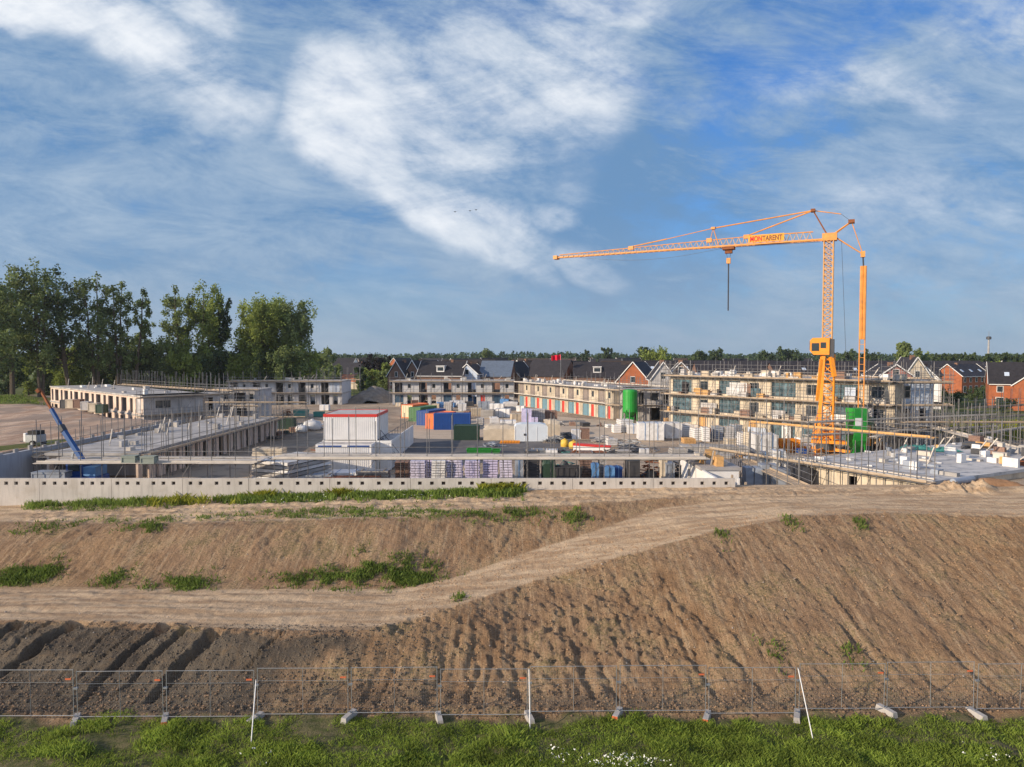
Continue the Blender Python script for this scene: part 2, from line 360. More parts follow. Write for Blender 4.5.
def height(X, Y, detail=True):
    X = np.asarray(X, float); Y = np.asarray(Y, float)
    y1 = np.interp(X, C1[0], C1[1]); z1 = np.interp(X, C1[0], C1[2])
    y2 = np.maximum(np.interp(X, C2[0], C2[1]), y1 + 1.5); z2 = np.interp(X, C2[0], C2[2])
    y3 = np.maximum(np.interp(X, C3[0], C3[1]), y2 + .6); z3 = np.interp(X, C3[0], C3[2])
    z4 = np.interp(X, X4, Z4)
    if detail:
        wob = fbm(X * .5 + 3, Y * .25 + 3, 4) * .5
        y1 = y1 + wob * .8; y2 = y2 + wob * .7; y3 = y3 + fbm(X * .4, Y * .2 + 40, 3) * .9
    toe = SOUTH_TOE - np.interp(X, [-20, 0, 8, 30], [0.35, 0.1, 0, -.25])
    s1 = np.clip((Y - toe) / (y1 - toe), 0, 1); s2 = np.clip((Y - y1) / (y2 - y1), 0, 1)
    s3 = np.clip((Y - y2) / (y3 - y2), 0, 1); s4 = np.clip((Y - y3) / (50.1 - y3), 0, 1)
    steep = np.interp(X, [-6, 2], [1, 0])
    e1 = s1 * (1 - steep) + steep * (1 - (1 - s1) ** 1.35)
    e1 = e1 * .85 + .15 * (s1 * s1 * (3 - 2 * s1))
    h = z1 * e1 + (z2 - z1) * s2 + (z3 - z2) * (s3 * s3 * (3 - 2 * s3) * .6 + s3 * .4) + (z4 - z3) * s4
    on_low = sst(s1, 0.0, .12) * (1 - sst(Y - y1, -.05, .35)); on_up = sst(s3, 0, .15) * (1 - sst(s3, .85, 1.0))
    if detail:
        left = 1 - sst(X, -9, 0); right = sst(X, -1, 6)
        # sloping rib coordinate: ribs lean right uphill on the left, left uphill on the right
        uu = X - (Y - toe) * (.52 * left - .22 * right) + fbm(X * .5, Y * .5, 3) * .35
        uf = X - (Y - toe) * (.52 * left - .22 * right) + fbm(X * 1.5, Y * 1.2, 3) * .12
        chan = np.clip(1 - np.abs(fbm(uu * .55 + 5, Y * .05, 3)) * 6.5, 0, 1)           # few deep rills
        chan2 = np.clip(1 - np.abs(fbm(uf * 1.7 + 50, Y * .09, 2)) * 4.5, 0, 1)         # many shallow rills
        chan3 = fbm(uf * 6.0 + 90, Y * .35, 2)
        rough = fbm(X * 1.5, Y * 1.5, 5, .62); rough2 = fbm(X * 5 + 9, Y * 5, 3, .65)
        amp = np.interp(X, [-24, -12, -3, 3, 12, 26], [.03, .05, .20, .27, .19, .12])
        grow = .15 + .95 * (1 - s1) ** 1.2
        h -= on_low * chan ** 1.3 * amp * grow
        h -= on_low * chan2 * np.interp(X, [-12, -3, 4, 12], [.03, .055, .06, .055]) * grow
        h += on_low * chan3 * .05
        h += on_low * (rough * np.interp(X, [-10, 0, 10], [.08, .12, .08]) + rough2 * np.interp(X, [-10, 0], [.08, .10]))
        # clods in the middle of the slope
        clod = np.exp(-((X - 3) / 6) ** 2) * sst(s1, .1, .3) * (1 - sst(s1, .6, .9))
        h += on_low * clod * (np.abs(fbm(X * 1.5 + 4, Y * 1.5, 4, .62)) * .40 - .06)
        # deep gullies cut through the lower bank on the left
        for gx, wd, dp, ln in ((26, .33, .55, .8), (77, .42, .75, .72), (52, .10, .22, .5), (176, .30, .5, 1), (203, .24, .42, .9), (237, .40, .55, .95), (132, .10, .2, .8), (152, .08, .16, 1), (-30, .3, .5, 1), (-90, .3, .5, 1), (300, .08, .18, .7)):
            p = at(gx, 622, 2.0); ln_ = (Y - p.y) * .56 + fbm(Y * 1.5 + gx, X * .05, 3) * .35
            dd = (X - p.x - ln_) / (wd * .85 * (.6 + .6 * s1))
            along = sst(s1, 1 - ln, 1 - ln + .2) * (1 - sst(Y - y1, -.1, .12))
            h -= dp * np.clip(1.25 - np.abs(dd) ** 1.6, 0, 1) * along * .95
            h += .10 * np.exp(-((np.abs(dd) - 1.25) / .3) ** 2) * along * .6
        h += on_up * (fbm((X - (Y - y2) * .45) * 2.0, Y * .12, 4) * .10 + rough * .07 + rough2 * .06)
        # wheel tracks on the haul roads
        onr = sst(Y - y1, .2, .8) * (1 - sst(s2, .92, 1.02))
        lat = (Y - y1) / np.maximum(y2 - y1, .5)
        ruts = np.sin(lat * 34 + fbm(X * .12, Y * .1, 2) * 5) * .5 + np.sin(lat * 17 + 2 + fbm(X * .1 + 30, Y * .1, 2) * 4) * .5
        h += onr * (ruts * .04 + rough * .05 + rough2 * .03)
        ont = sst(s3, .98, 1.0) * (1 - sst(Y, 49.6, 50.0))
        h += ont * (np.sin(Y * 5.3 + fbm(X * .1, Y * .1, 2) * 4) * .035 + rough * .12 + rough2 * .035)
        # crumbs and clods fallen to the toe
        tz = np.exp(-((Y - toe + .1) / .35) ** 2)
        h += tz * (np.abs(rough2) * .22 + .03)
        vg = 1 - sst(Y, toe - .6, toe)
        h += vg * (fbm(X * .7, Y * .7, 4) * .22)
        # excavated soil heap beside the deck at the right
        h += .55 * np.exp(-((X - 31.0) / 3.2) ** 2 - ((Y - 48.0) / .9) ** 2) * (1 + rough * 1.2) + .35 * np.exp(-((X - 37) / 2.0) ** 2 - ((Y - 46) / .8) ** 2) * (1 + rough)
    # north of the wall
    n0 = 2.0 + (fbm(X * .15, Y * .15, 3) * .12 if detail else 0)
    drop_l = sst(Y, 50.10, 50.24); drop_r = sst(Y, 50.8, 55.0)
    right_plateau = sst(X - (31.6 + (Y - 51.5) * 1.35), 0, .6) * sst(X, 30, 32) * (1 - sst(Y, 66, 76))
    dr = np.where(X < WALL_X1, drop_l, drop_r) * (1 - right_plateau)
    h = h * (1 - dr) + n0 * dr
    h = np.where((right_plateau > .5) & (Y > 50), 4.15 + .6 * np.clip((52 - Y) / 2, 0, 1) + (fbm(X * .5, Y * .5, 4) * .2 if detail else 0), h)
    # field on the left, one storey higher
    xb = np.interp(Y, YB, XB); wd = np.interp(Y, [96, 104, 150], [.3, 6, 8])
    fl = sst(-(X - xb), 0, wd) * sst(Y, 50.1, 50.3)
    field = 5.0 + (fbm(X * .12 + 7, Y * .12, 4) * .5 + fbm(X * .5, Y * .5 + 3, 3) * .12 if detail else 0) - 1.2 * (1 - sst(Y, 52, 66)) * sst(-(X + 47), 0, 12)
    h = h * (1 - fl) + field * fl
    far = sst(Y, 320, 600)
    h = h * (1 - far) + 2.0 * far
    return h
def H(x, y): return float(height(np.array([x]), np.array([y]))[0])

def lin(a, b, st): return list(np.arange(a, b - 1e-6, st))
xs = [-6000, -3000, -1500, -800, -400, -250, -180, -140, -120] + lin(-100, -50, 2.5) + lin(-50, -46.6, .5) + [-46.4, -46.2, -46.05] + lin(-46, -32, .5) + lin(-32, 31.9, .085) + lin(32, 60, .5) + [62, 66, 72, 80, 90, 105, 130, 170, 240, 330, 500, 800, 1500, 3000, 6000]
ys = [-600, -200, -60, -20, 0, 10, 15, 18, 20, 21, 22] + lin(22.5, 26.8, .2) + lin(26.8, 45.2, .08) + lin(45.2, 50.1, .1) + [50.1, 50.17, 50.24] + lin(50.4, 56, .3) + lin(56, 80, 1.) + lin(80, 160, 2.) + [165, 170, 180, 190, 200, 220, 250, 290, 340, 400, 500, 700, 1000, 1500, 2500, 5000, 9000]
gx = np.array(sorted(set(np.round(xs, 4)))); gy = np.array(sorted(set(np.round(ys, 4))))
GX, GY = np.meshgrid(gx, gy); GZ = height(GX, GY)
nxg, nyg = len(gx), len(gy)
V = np.stack([GX.ravel(), GY.ravel(), GZ.ravel()], 1)
idx = np.arange(nxg * nyg).reshape(nyg, nxg)
Fq = np.stack([idx[:-1, :-1].ravel(), idx[:-1, 1:].ravel(), idx[1:, 1:].ravel(), idx[1:, :-1].ravel()], 1)
# kind-of-soil masks (what the ground is made of, not how it is lit)
y1g = np.interp(GX, C1[0], C1[1]); y2g = np.maximum(np.interp(GX, C2[0], C2[1]), y1g + 1.5); y3g = np.maximum(np.interp(GX, C3[0], C3[1]), y2g + .6)
road = sst(GY - y1g, -.25, .4) * (1 - sst(GY - y2g, -.6, .3)); road = np.maximum(road, sst(GY - y3g, -.1, .8) * (1 - sst(GY, 51, 53)))
right_road = np.interp(GX, [8, 16], [0, 1]) * sst(GY - y1g, 0, .5) * (1 - sst(GY, 51, 53)); road = np.maximum(road, right_road)
clay = (1 - sst(GX + fbm(GX * .4, GY * .6, 3) * 5, -12, -3.0)) * (1 - sst(GY - y1g, -.6, -.1)) * sst(GY, 26.8, 27.5)
wet = np.exp(-((GY - 28.0) / .8) ** 2) * .55 * (GX < 40)
clay = np.clip(np.maximum(clay, wet), 0, 1)
verge = 1 - sst(GY + fbm(GX * .8, GY * .8, 3) * .8, 26.7, 27.3)
xbg = np.interp(GY, YB, XB)
site = sst(GY, 50.1, 50.5) * (1 - sst(-(GX - xbg), 0, 2)) * np.where(GX > WALL_X1, sst(GY, 50.8, 54), 1) * (1 - sst(GY, 200, 230)) * (1 - sst(GX, 75, 95))
fieldm = sst(-(GX - xbg), 0, 1.5) * sst(GY, 50.2, 50.6) * (1 - sst(GY, 128 , 136))
green = np.clip(sst(GY, 128, 136) * sst(-(GX - xbg), 0, 2) + sst(GY, 200, 230) + sst(GX, 75, 95) * sst(GY, 60, 80), 0, 1)
strip = (1 - sst(np.abs(-(GX - xbg) - 3.5), 1.2, 2.6)) * sst(GY, 50, 51) * (1 - sst(GY, 74, 82)) * .9
green = np.maximum(green, strip)
green = np.maximum(green, (GX < -60) * (GY < 50) * 0.5)
ground = np_mesh('ground', V, Fq, [bpy.data.materials.new('ground')], smooth=True)
tag(ground, kind='structure')
me = ground.data
for nm, (a, b, c) in {'zone_a': (road, clay, verge), 'zone_b': (site, fieldm, green)}.items():
    at_ = me.color_attributes.new(nm, 'FLOAT_COLOR', 'POINT')
    arr = np.ones((nxg * nyg, 4), np.float32); arr[:, 0] = a.ravel(); arr[:, 1] = b.ravel(); arr[:, 2] = c.ravel()
    at_.data.foreach_set('color', arr.ravel())
gm = me.materials[0]; gm.use_nodes = True; nt = gm.node_tree; B = nt.nodes['Principled BSDF']
g = nt.nodes.new('ShaderNodeNewGeometry'); P_ = g.outputs['Position']
ra, rb = [], []
for nm, lst in (('zone_a', ra), ('zone_b', rb)):
    a = nt.nodes.new('ShaderNodeAttribute'); a.attribute_name = nm
    s = nt.nodes.new('ShaderNodeSeparateColor'); nt.links.new(a.outputs['Color'], s.inputs[0])
    lst += [X(nt, s.outputs[i]) for i in range(3)]
n1 = nx(nt, P_, .45, 8, .65); n2 = nx(nt, P_, 2.3, 7, .65); n3 = nx(nt, P_, 9.0, 6, .7); n4 = nx(nt, P_, 35.0, 4, .7); n0 = nx(nt, P_, .09, 4, .6)
def edge(m, lo=.3, hi=.7, k=.5): return (m + (n2 - .5) * k + (n3 - .5) * k * .6).step(lo, hi)
dirt = mixc(nt, n1.step(.36, .66), (.30, .178, .095), (.52, .35, .205))
dirt = mixc(nt, n2.step(.48, .72) * .6, dirt, (.46, .325, .205))
dirt = mixc(nt, n0.step(.42, .62) * .45, dirt, (.31, .215, .15))
mpd = nt.nodes.new('ShaderNodeMapping'); mpd.inputs['Scale'].default_value = (3.4, .22, .3); mpd.inputs['Rotation'].default_value = (0, 0, .24); nt.links.new(P_, mpd.inputs[0])
strk = nx(nt, mpd.outputs[0], 1.6, 8, .75)
dirt = mixc(nt, strk.step(.5, .62) * .55, dirt, (.22, .15, .09))
dirt = mixc(nt, strk.step(.50, .40) * .0 + (1.0 - strk.step(.38, .48)) * .5, dirt, (.56, .43, .29))
dirt = mixc(nt, n3.step(.52, .62) * .65, dirt, (.15, .095, .055))
dirt = mixc(nt, (n4 * .6 + n3 * .4).step(.54, .60) * .5, dirt, (.50, .39, .27))
dirt = mixc(nt, (n1 * .55 + n3 * .45).step(.51, .60) * .55, dirt, (.165, .15, .065))
mpr = nt.nodes.new('ShaderNodeMapping'); mpr.inputs['Scale'].default_value = (.22, 1.6, 1.6); nt.links.new(P_, mpr.inputs[0])
nr = nx(nt, mpr.outputs[0], 1.0, 6, .65)
roadc = mixc(nt, nr.step(.38, .62), (.40, .275, .17), (.60, .45, .30))
roadc = mixc(nt, n3.step(.54, .7) * .5, roadc, (.27, .185, .12))
roadc = mixc(nt, (nr * .4 + n2 * .6).step(.55, .66) * .35, roadc, (.24, .20, .095))
clayc = mixc(nt, n1.step(.38, .62), (.10, .085, .07), (.18, .15, .115))
clayc = mixc(nt, (n2 * .6 + n3 * .4).step(.5, .64) * .7, clayc, (.24, .165, .10))
clayc = mixc(nt, n3.step(.55, .68) * .6, clayc, (.075, .06, .048))
vergec = mixc(nt, n2.step(.4, .6), (.10, .12, .04), (.20, .18, .09))
sitec = mixc(nt, n0.step(.38, .6), (.33, .26, .20), (.52, .42, .32))
sitec = mixc(nt, n1.step(.52, .66) * .7, sitec, (.20, .175, .16))
sitec = mixc(nt, n2.step(.58, .7) * .5, sitec, (.50, .44, .37))
mpf = nt.nodes.new('ShaderNodeMapping'); mpf.inputs['Scale'].default_value = (.6, .14, 1); mpf.inputs['Rotation'].default_value = (0, 0, .55); nt.links.new(P_, mpf.inputs[0])
nf = nx(nt, mpf.outputs[0], .8, 7, .65)
fieldc = mixc(nt, nf.step(.38, .62), (.44, .29, .205), (.66, .50, .38))
fieldc = mixc(nt, n0.step(.5, .6) * .7, fieldc, (.30, .25, .215))
greenc = mixc(nt, n1.step(.4, .6), (.085, .115, .03), (.15, .18, .05))
greenc = mixc(nt, n0.step(.5, .62) * .5, greenc, (.16, .14, .06))
col = dirt
for mask, c in ((edge(ra[0], .25, .75, .5), roadc), (edge(ra[1], .25, .75, .7), clayc), (edge(rb[0], .3, .7, .3), sitec), (edge(rb[1], .3, .7, .3), fieldc), (edge(rb[2], .35, .65, .5), greenc), (ra[2], vergec)):
    col = mixc(nt, mask, col, c)
col = mixc(nt, n4.step(.35, .7) * .35, col, (.10, .068, .045))
nt.links.new(col, B.inputs['Base Color']); B.inputs['Roughness'].default_value = .95; B.inputs['Specular IOR Level'].default_value = .15
bn = nt.nodes.new('ShaderNodeBump'); bn.inputs['Strength'].default_value = .9; bn.inputs['Distance'].default_value = .10
hh = (n3 * .8 + n4 * .45 + n2 * .4 + strk * .9) * (1.0 - ra[0] * .6)
nt.links.new(hh.v, bn.inputs['Height']); nt.links.new(bn.outputs[0], B.inputs['Normal']); bn.inputs['Strength'].default_value = 1.0; bn.inputs['Distance'].default_value = .16

def ground_sheet(name, pts, mat, dz=.02):
    me = bpy.data.meshes.new(name); me.from_pydata([(p[0], p[1], 2.08 + dz) for p in pts], [], [tuple(range(len(pts)))]); me.materials.append(mat)
    return tag(link(name, me), kind='structure')
asph = mk('yard_asphalt', (.115, .11, .11), .3, .25, .85, dirt=(.28, .23, .19), dirtamt=.5)
asph2 = mk('worn_paving', (.20, .18, .165), .25, .3, .85, dirt=(.38, .31, .25), dirtamt=.55)
ground_sheet('yard_paving', [at(300, 460), at(600, 460), at(590, 446), at(520, 441), at(400, 439), at(372, 446)], asph)
ground_sheet('site_road', [at(400, 437), at(440, 442), at(640, 440), at(690, 427), at(560, 417), at(420, 421)], mk('sandy_road', (.46, .37, .28), .15, .3, .9, dirt=(.30, .25, .20), dirtamt=.4), .012)
ground_sheet('site_lane', [at(640, 460), at(830, 474), at(860, 462), at(700, 443)], asph2, .016)

# ------------------------------------------------------------------ loose vegetation
rng = np.random.RandomState(3)
def blades(name, pts, hmin, hmax, wd, mat, per=5, spread=.12, lean=.5):
    pts = np.repeat(np.asarray(pts), per, 0); n = len(pts)
    b = pts + np.c_[rng.normal(0, spread, n), rng.normal(0, spread, n), np.zeros(n)]
    b[:, 2] -= .03
    h = rng.uniform(hmin, hmax, n); a = rng.uniform(0, 2 * np.pi, n); l = rng.uniform(.1, lean, n) * h; la = rng.uniform(0, 2 * np.pi, n)
    s = np.c_[np.cos(a), np.sin(a), np.zeros(n)] * wd * rng.uniform(.6, 1.3, (n, 1))
    tip = b + np.c_[np.cos(la) * l, np.sin(la) * l, h]; mid = b + np.c_[np.cos(la) * l * .35, np.sin(la) * l * .35, h * .6]
    V = np.stack([b - s, b + s, mid + s * .8, tip], 1).reshape(-1, 3)
    F = np.arange(n * 4).reshape(n, 4)
    return np_mesh(name, V, F, mat)
n = 34000
gxr = rng.uniform(-23, 23, n); gyr = rng.uniform(20.5, 27.3, n)
dens = fbm(gxr * .55, gyr * .9, 4) + .24 + .5 * fbm(gxr * .2 + 60, gyr * .3, 2)
bare = np.exp(-((gxr + 5.6) / 1.1) ** 2 - ((gyr - 24.6) / .25) ** 2) + np.exp(-((gxr + 17) / 1.5) ** 2 - ((gyr - 27.4) / .3) ** 2) + np.exp(-((gxr - 3.0) / .8) ** 2 - ((gyr - 27.2) / .4) ** 2)
keep = (dens - bare > rng.uniform(-.22, .22, n)) & (gyr < 26.6 + fbm(gxr * 1.2, gxr * 0, 3) * 1.0)
gxr, gyr = gxr[keep], gyr[keep]; gz = height(gxr, gyr)
hk = .5 + sst(fbm(gxr * .5 + 8, gyr * .7, 3), -.2, .3)
half = hk > .95
tag(blades('grass', np.c_[gxr, gyr, gz][~half], .05, .15, .012, M['grass'], 8, .10, 1.1), kind='stuff')
tag(blades('tall_grass', np.c_[gxr, gyr, gz][half], .10, .25, .014, M['grass'], 10, .11, .9), kind='stuff')
def patch(name, regions, mat, hmin, hmax, wd=.03, per=7, dens=26):
    pts = []
    for (px, py, rx, ry, z, nn) in regions:
        c = at(px, py, z); k = c.y / F_PX
        kx = rx * k; dpt = abs(at(px, py - ry, z).y - at(px, py + ry, z).y) / 2
        q = rng.normal(0, .5, (nn, 2)); X_ = c.x + q[:, 0] * kx; Y_ = c.y + q[:, 1] * min(dpt, 1.6)
        ok = fbm(X_ * 1.5, Y_ * 1.5, 3) > -.12
        X_, Y_ = X_[ok], Y_[ok]
        Y_ = np.minimum(Y_, WALL_Y - .35)
        pts.append(np.c_[X_, Y_, height(X_, Y_)])
    return tag(blades(name, np.concatenate(pts), hmin, hmax, wd, mat, per, .16, .9), kind='stuff')
patch('bank_weeds', [(370, 566, 45, 7, 2.6, 600), (410, 563, 25, 7, 2.7, 300), (310, 567, 35, 4, 2.6, 200), (395, 572, 45, 4, 2.3, 200), (180, 575, 34, 4, 2.3, 260), (112, 570, 16, 5, 2.4, 90), (28, 562, 28, 6, 2.7, 300), (10, 565, 18, 4, 2.6, 120), (52, 558, 8, 5, 2.8, 100),
      (145, 533, 18, 3, 3.4, 90), (45, 528, 30, 3, 3.6, 60), (520, 516, 25, 3, 3.9, 100), (570, 519, 18, 4, 3.8, 90), (360, 546, 4, 3, 3.2, 20), (480, 517, 25, 3, 4.0, 70), (460, 600, 4, 4, 2.1, 16), (790, 520, 5, 3, 4.9, 26), (860, 525, 4, 3, 4.7, 20), (722, 540, 5, 3, 4.0, 16), (780, 640, 20, 8, 1.6, 20), (850, 640, 12, 8, 1.6, 16)], M['weed'], .08, .30, .03)
p = []
for px in np.arange(30, 520, 3):
    cnt = int((5 if px < 100 else 12) * (1 + 2.6 * float(fbm(np.array([px * .03]), np.array([1.5]), 3)[0])) * random.Random(int(px)).uniform(.1, 1.6))
    if 480 < px: cnt = 28
    for k in range(cnt):
        q = at(px + rng.normal(0, 3), 500, 4.0); yy_ = WALL_Y - .3 - abs(rng.normal(0, .7)); xx_ = q.x * yy_ / q.y
        p.append((xx_, yy_, H(xx_, yy_)))
tag(blades('wall_foot_weeds', p, .10, .50, .035, M['weed'], 9, .16, .6), kind='stuff')
patch('track_side_grass', [(330, 514, 110, 5, 4.0, 600), (150, 520, 120, 3, 3.8, 200), (420, 515, 60, 3, 4.1, 200), (90, 508, 60, 3, 3.7, 150)], M['weed'], .06, .24, .025)
patch('yellow_flowering_weeds', [(500, 487, 16, 6, 4.6, 260), (345, 491, 12, 5, 4.3, 60), (270, 494, 16, 4, 4.1, 90), (180, 502, 40, 3, 4.0, 60)], M['rape'], .3, .75, .03)
fl = []
for px0, py0, sx, nn in ((270, 752, 12, 4), (630, 764, 20, 60), (560, 754, 10, 14), (985, 757, 12, 10), (395, 490, 60, 90), (460, 490, 30, 70), (300, 496, 60, 60)):
    for k in range(nn):
        z0 = .15 if py0 > 700 else 4.3
        q = at(px0 + rng.normal(0, sx), py0 + rng.normal(0, 4), z0); q.y = min(q.y, WALL_Y - .35); q.z = H(q.x, q.y) + rng.uniform(.12, .40); fl.append(tuple(q))
tag(blades('white_wild_flowers', fl, .02, .05, .028, M['flower'], 3, .05, 1.5), kind='stuff')
# stones and clods on the bank
def stones(name, n, area, rmin, rmax, mat, label=None):
    V, F = [], []
    base = np.array([(1, 0, 0), (-1, 0, 0), (0, 1, 0), (0, -1, 0), (0, 0, 1), (0, 0, -1)], float)
    tri = np.array([(0, 2, 4), (2, 1, 4), (1, 3, 4), (3, 0, 4), (2, 0, 5), (1, 2, 5), (3, 1, 5), (0, 3, 5)])
    X_ = rng.uniform(area[0], area[1], n); Y_ = rng.uniform(area[2], area[3], n); Z_ = height(X_, Y_)
    r = rmin + (rmax - rmin) * rng.rand(n) ** 3
    B_ = base[None] * rng.uniform(.6, 1.3, (n, 6, 1)) * r[:, None, None]; B_[:, :, 2] *= .7
    V = (B_ + np.stack([X_, Y_, Z_], 1)[:, None]).reshape(-1, 3)
    F = (tri[None] + (np.arange(n) * 6)[:, None, None]).reshape(-1, 3)
    return tag(np_mesh(name, V, F, mat), kind='stuff')
stones('soil_clods', 15000, (-5, 31, 27.4, 41), .012, .07, mk('soil_clod', (.32, .205, .12), .4, 6, .95))
stones('soil_crumbs', 7000, (-24, 31, 27.0, 28.8), .02, .11, mk('wet_clod', (.17, .115, .075), .4, 6, .95))
stones('clay_clods', 9000, (-24, -3, 27.4, 31.5), .012, .07, mk('clay_clod', (.13, .105, .08), .35, 6, .95))
stones('pale_stones', 350, (-24, 31, 27.2, 41), .02, .07, M['stone'])
# ------------------------------------------------------------------ walls with openings
def wall_open(L, Hh, T, ops, x0=0.0, y0=0.0, z0=0.0):
    m = MB(); xsx = sorted(set([0, L] + [round(min(max(a, 0), L), 4) for o in ops for a in o[:2]])); zs = sorted(set([0, Hh] + [round(min(max(a, 0), Hh), 4) for o in ops for a in o[2:4]]))
    nx_, nz_ = len(xsx) - 1, len(zs) - 1
    def solid(i, j):
        if i < 0 or j < 0 or i >= nx_ or j >= nz_: return False
        cx = (xsx[i] + xsx[i + 1]) / 2; cz = (zs[j] + zs[j + 1]) / 2
        return not any(o[0] < cx < o[1] and o[2] < cz < o[3] for o in ops)
    for i in range(nx_):
        for j in range(nz_):
            if not solid(i, j): continue
            a, b, c, d = xsx[i] + x0, xsx[i + 1] + x0, zs[j] + z0, zs[j + 1] + z0
            m.quad((a, y0, c), (b, y0, c), (b, y0, d), (a, y0, d)); m.quad((a, y0 + T, c), (a, y0 + T, d), (b, y0 + T, d), (b, y0 + T, c))
            if not solid(i - 1, j): m.quad((a, y0, c), (a, y0, d), (a, y0 + T, d), (a, y0 + T, c))
            if not solid(i + 1, j): m.quad((b, y0, c), (b, y0 + T, c), (b, y0 + T, d), (b, y0, d))
            if not solid(i, j - 1): m.quad((a, y0, c), (a, y0 + T, c), (b, y0 + T, c), (b, y0, c))
            if not solid(i, j + 1): m.quad((a, y0, d), (b, y0, d), (b, y0 + T, d), (a, y0 + T, d))
    return m
def rotm(deg, loc=(0, 0, 0)): return Matrix.Translation(loc) @ Matrix.Rotation(R(deg), 4, 'Z')

# the long retaining wall along the bank
rw = thing('retaining_wall', 'long pale precast concrete wall with small square holes along the top of the bank', 'wall', (0, WALL_Y, 0))
joints = [-180, -105, -32, 40, 112, 183, 249, 330, 410.5, 491.5, 572.5, 653, 735]
holes = [-85, -75, -64, -50, -40, -30 + 2, -12, -2, 7, 17, 28, 45, 55.5, 66, 83, 93, 103, 118, 128, 138.5, 154, 164, 174, 191, 201, 217, 229, 241, 258, 270, 281.5, 298, 310, 322, 339, 351, 362.5, 379, 391, 403, 420, 432, 443.6, 460, 472, 483, 501, 512, 524, 540, 552, 564, 581, 592.7, 604.5, 621, 633, 644.6, 661, 673, 685, 702, 714, 726]
kx = lambda px: atY(px, 480, 50).x
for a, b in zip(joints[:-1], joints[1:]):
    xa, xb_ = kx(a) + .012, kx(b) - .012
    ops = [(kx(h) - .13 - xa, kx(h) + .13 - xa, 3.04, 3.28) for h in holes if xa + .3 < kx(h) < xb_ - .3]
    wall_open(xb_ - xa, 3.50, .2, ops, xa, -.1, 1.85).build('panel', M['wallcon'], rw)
    MB().box(xa, xb_, .102, .125, 1.9, 5.3).build('hole_shade_board', mk('hole_shade_brown', (.11, .085, .07), .3, 2, .9), rw)  # dark board added behind the holes, its colour stands in for their shade
MB().box(kx(735) + .0, kx(735) + 7.5, .02, .5, 1.7, 4.3).build('plinth', M['con'], rw)
lw = thing('retaining_wall', 'grey concrete retaining wall holding back the raised dirt field on the left', 'wall', (-45.9, 50.3, 0))
MB().box(-.15, .25, 0, 47.5, 1.8, 5.12).build('wall_body', mk('grey_wall', (.36, .37, .40), .12, .4, .85, streak=.3), lw)
for k in range(24):
    MB().beam((0.05, 1 + k * 2, 5.1), (0.05, 1 + k * 2, 5.32 + .1 * (k % 3)), .16, .5).build('starter_block', M['con'], lw)

# ------------------------------------------------------------------ scaffolding
def scaffold(label, p0, p1, zb, levels, ztop, bay=2.1, width=.9, off=.35, deck=M['plank'], group='scaffolds round the unfinished buildings', rails=(.5, 1.0), diag=True, rows=2, inner=True, jit=.5, r=.034):
    p0 = Vector(p0[:2]); p1 = Vector(p1[:2]); d = p1 - p0; L = d.length; rz = math.atan2(d.y, d.x)
    t = thing('scaffold', label, 'scaffold', (p0.x, p0.y, 0), rz, group)
    rnd = random.Random(int(L * 37 + p0.x * 11)); nb = max(1, round(L / bay)); st = L / nb
    proto = []
    for k in range(3):
        me = MB().tube((0, 0, zb - .2), (0, 0, ztop - k * jit), r, n=5).build('standard', M['steel'], t); proto.append(me)
    used = set()
    for i in range(nb + 1):
        for y in ([-off - width, -off] if rows == 2 else [-off - width]):
            k = rnd.choice([0, 0, 1, 2]); o = proto[k]
            if k in used: o = proto[k].copy(); COL.objects.link(o)
            used.add(k); o.location = (i * st + rnd.uniform(-.1, .1), y, 0)
    for k in range(3):
        if k not in used: proto[k].location = (L, -off, 0)
    rr = r * .8
    for li, z in enumerate(levels):
        m = MB(); x = 0
        while x < L - .5:
            l_ = min(rnd.choice([3.9, 4.8, 3.0]), L - x + .3)
            for q in range(3):
                y = -off - width + .14 + q * (width - .28) / 2
                m.beam((x - .1, y, z + rnd.uniform(0, .03)), (x + l_, y + rnd.uniform(-.02, .02), z + rnd.uniform(0, .04)), width / 3.4, .06)
            x += l_
        m.build('plank_deck', deck, t)
        MB().tube((-.3, -off - width, z - .08), (L + .3, -off - width, z - .08), rr, n=5).build('ledger', M['steel'], t)
        MB().beam((0, -off - width - .03, z + .12), (L, -off - width - .03, z + .12), .03, .16).build('toe_board', deck, t)
        for h in rails:
            MB().tube((-.3, -off - width, z + h), (L + .3, -off - width, z + h + rnd.uniform(-.05, .05)), rr, n=5).build('guard_rail', M['steel'], t)
        if inner: MB().tube((-.2, -off, z - .08), (L + .2, -off, z - .08), rr, n=5).build('ledger', M['steel'], t)
        m = MB()
        for i in range(nb + 1): m.tube((i * st, -off - width - .15, z - .12), (i * st, -off + .15, z - .12), rr, n=4)
        m.tube((-.2, -off - width * .5, z - .12), (L + .2, -off - width * .5, z - .12), rr, n=4)
        m.build('transoms', M['steel'], t)
    if diag:
        zs = [zb] + list(levels)
        for k in range(0, nb, 3):
            for a, b in zip(zs[:-1], zs[1:]):
                MB().tube((k * st, -off - width - .05, a), ((k + 1) * st, -off - width - .05, b), rr, n=4).build('diagonal_brace', M['steel'], t)
    return t

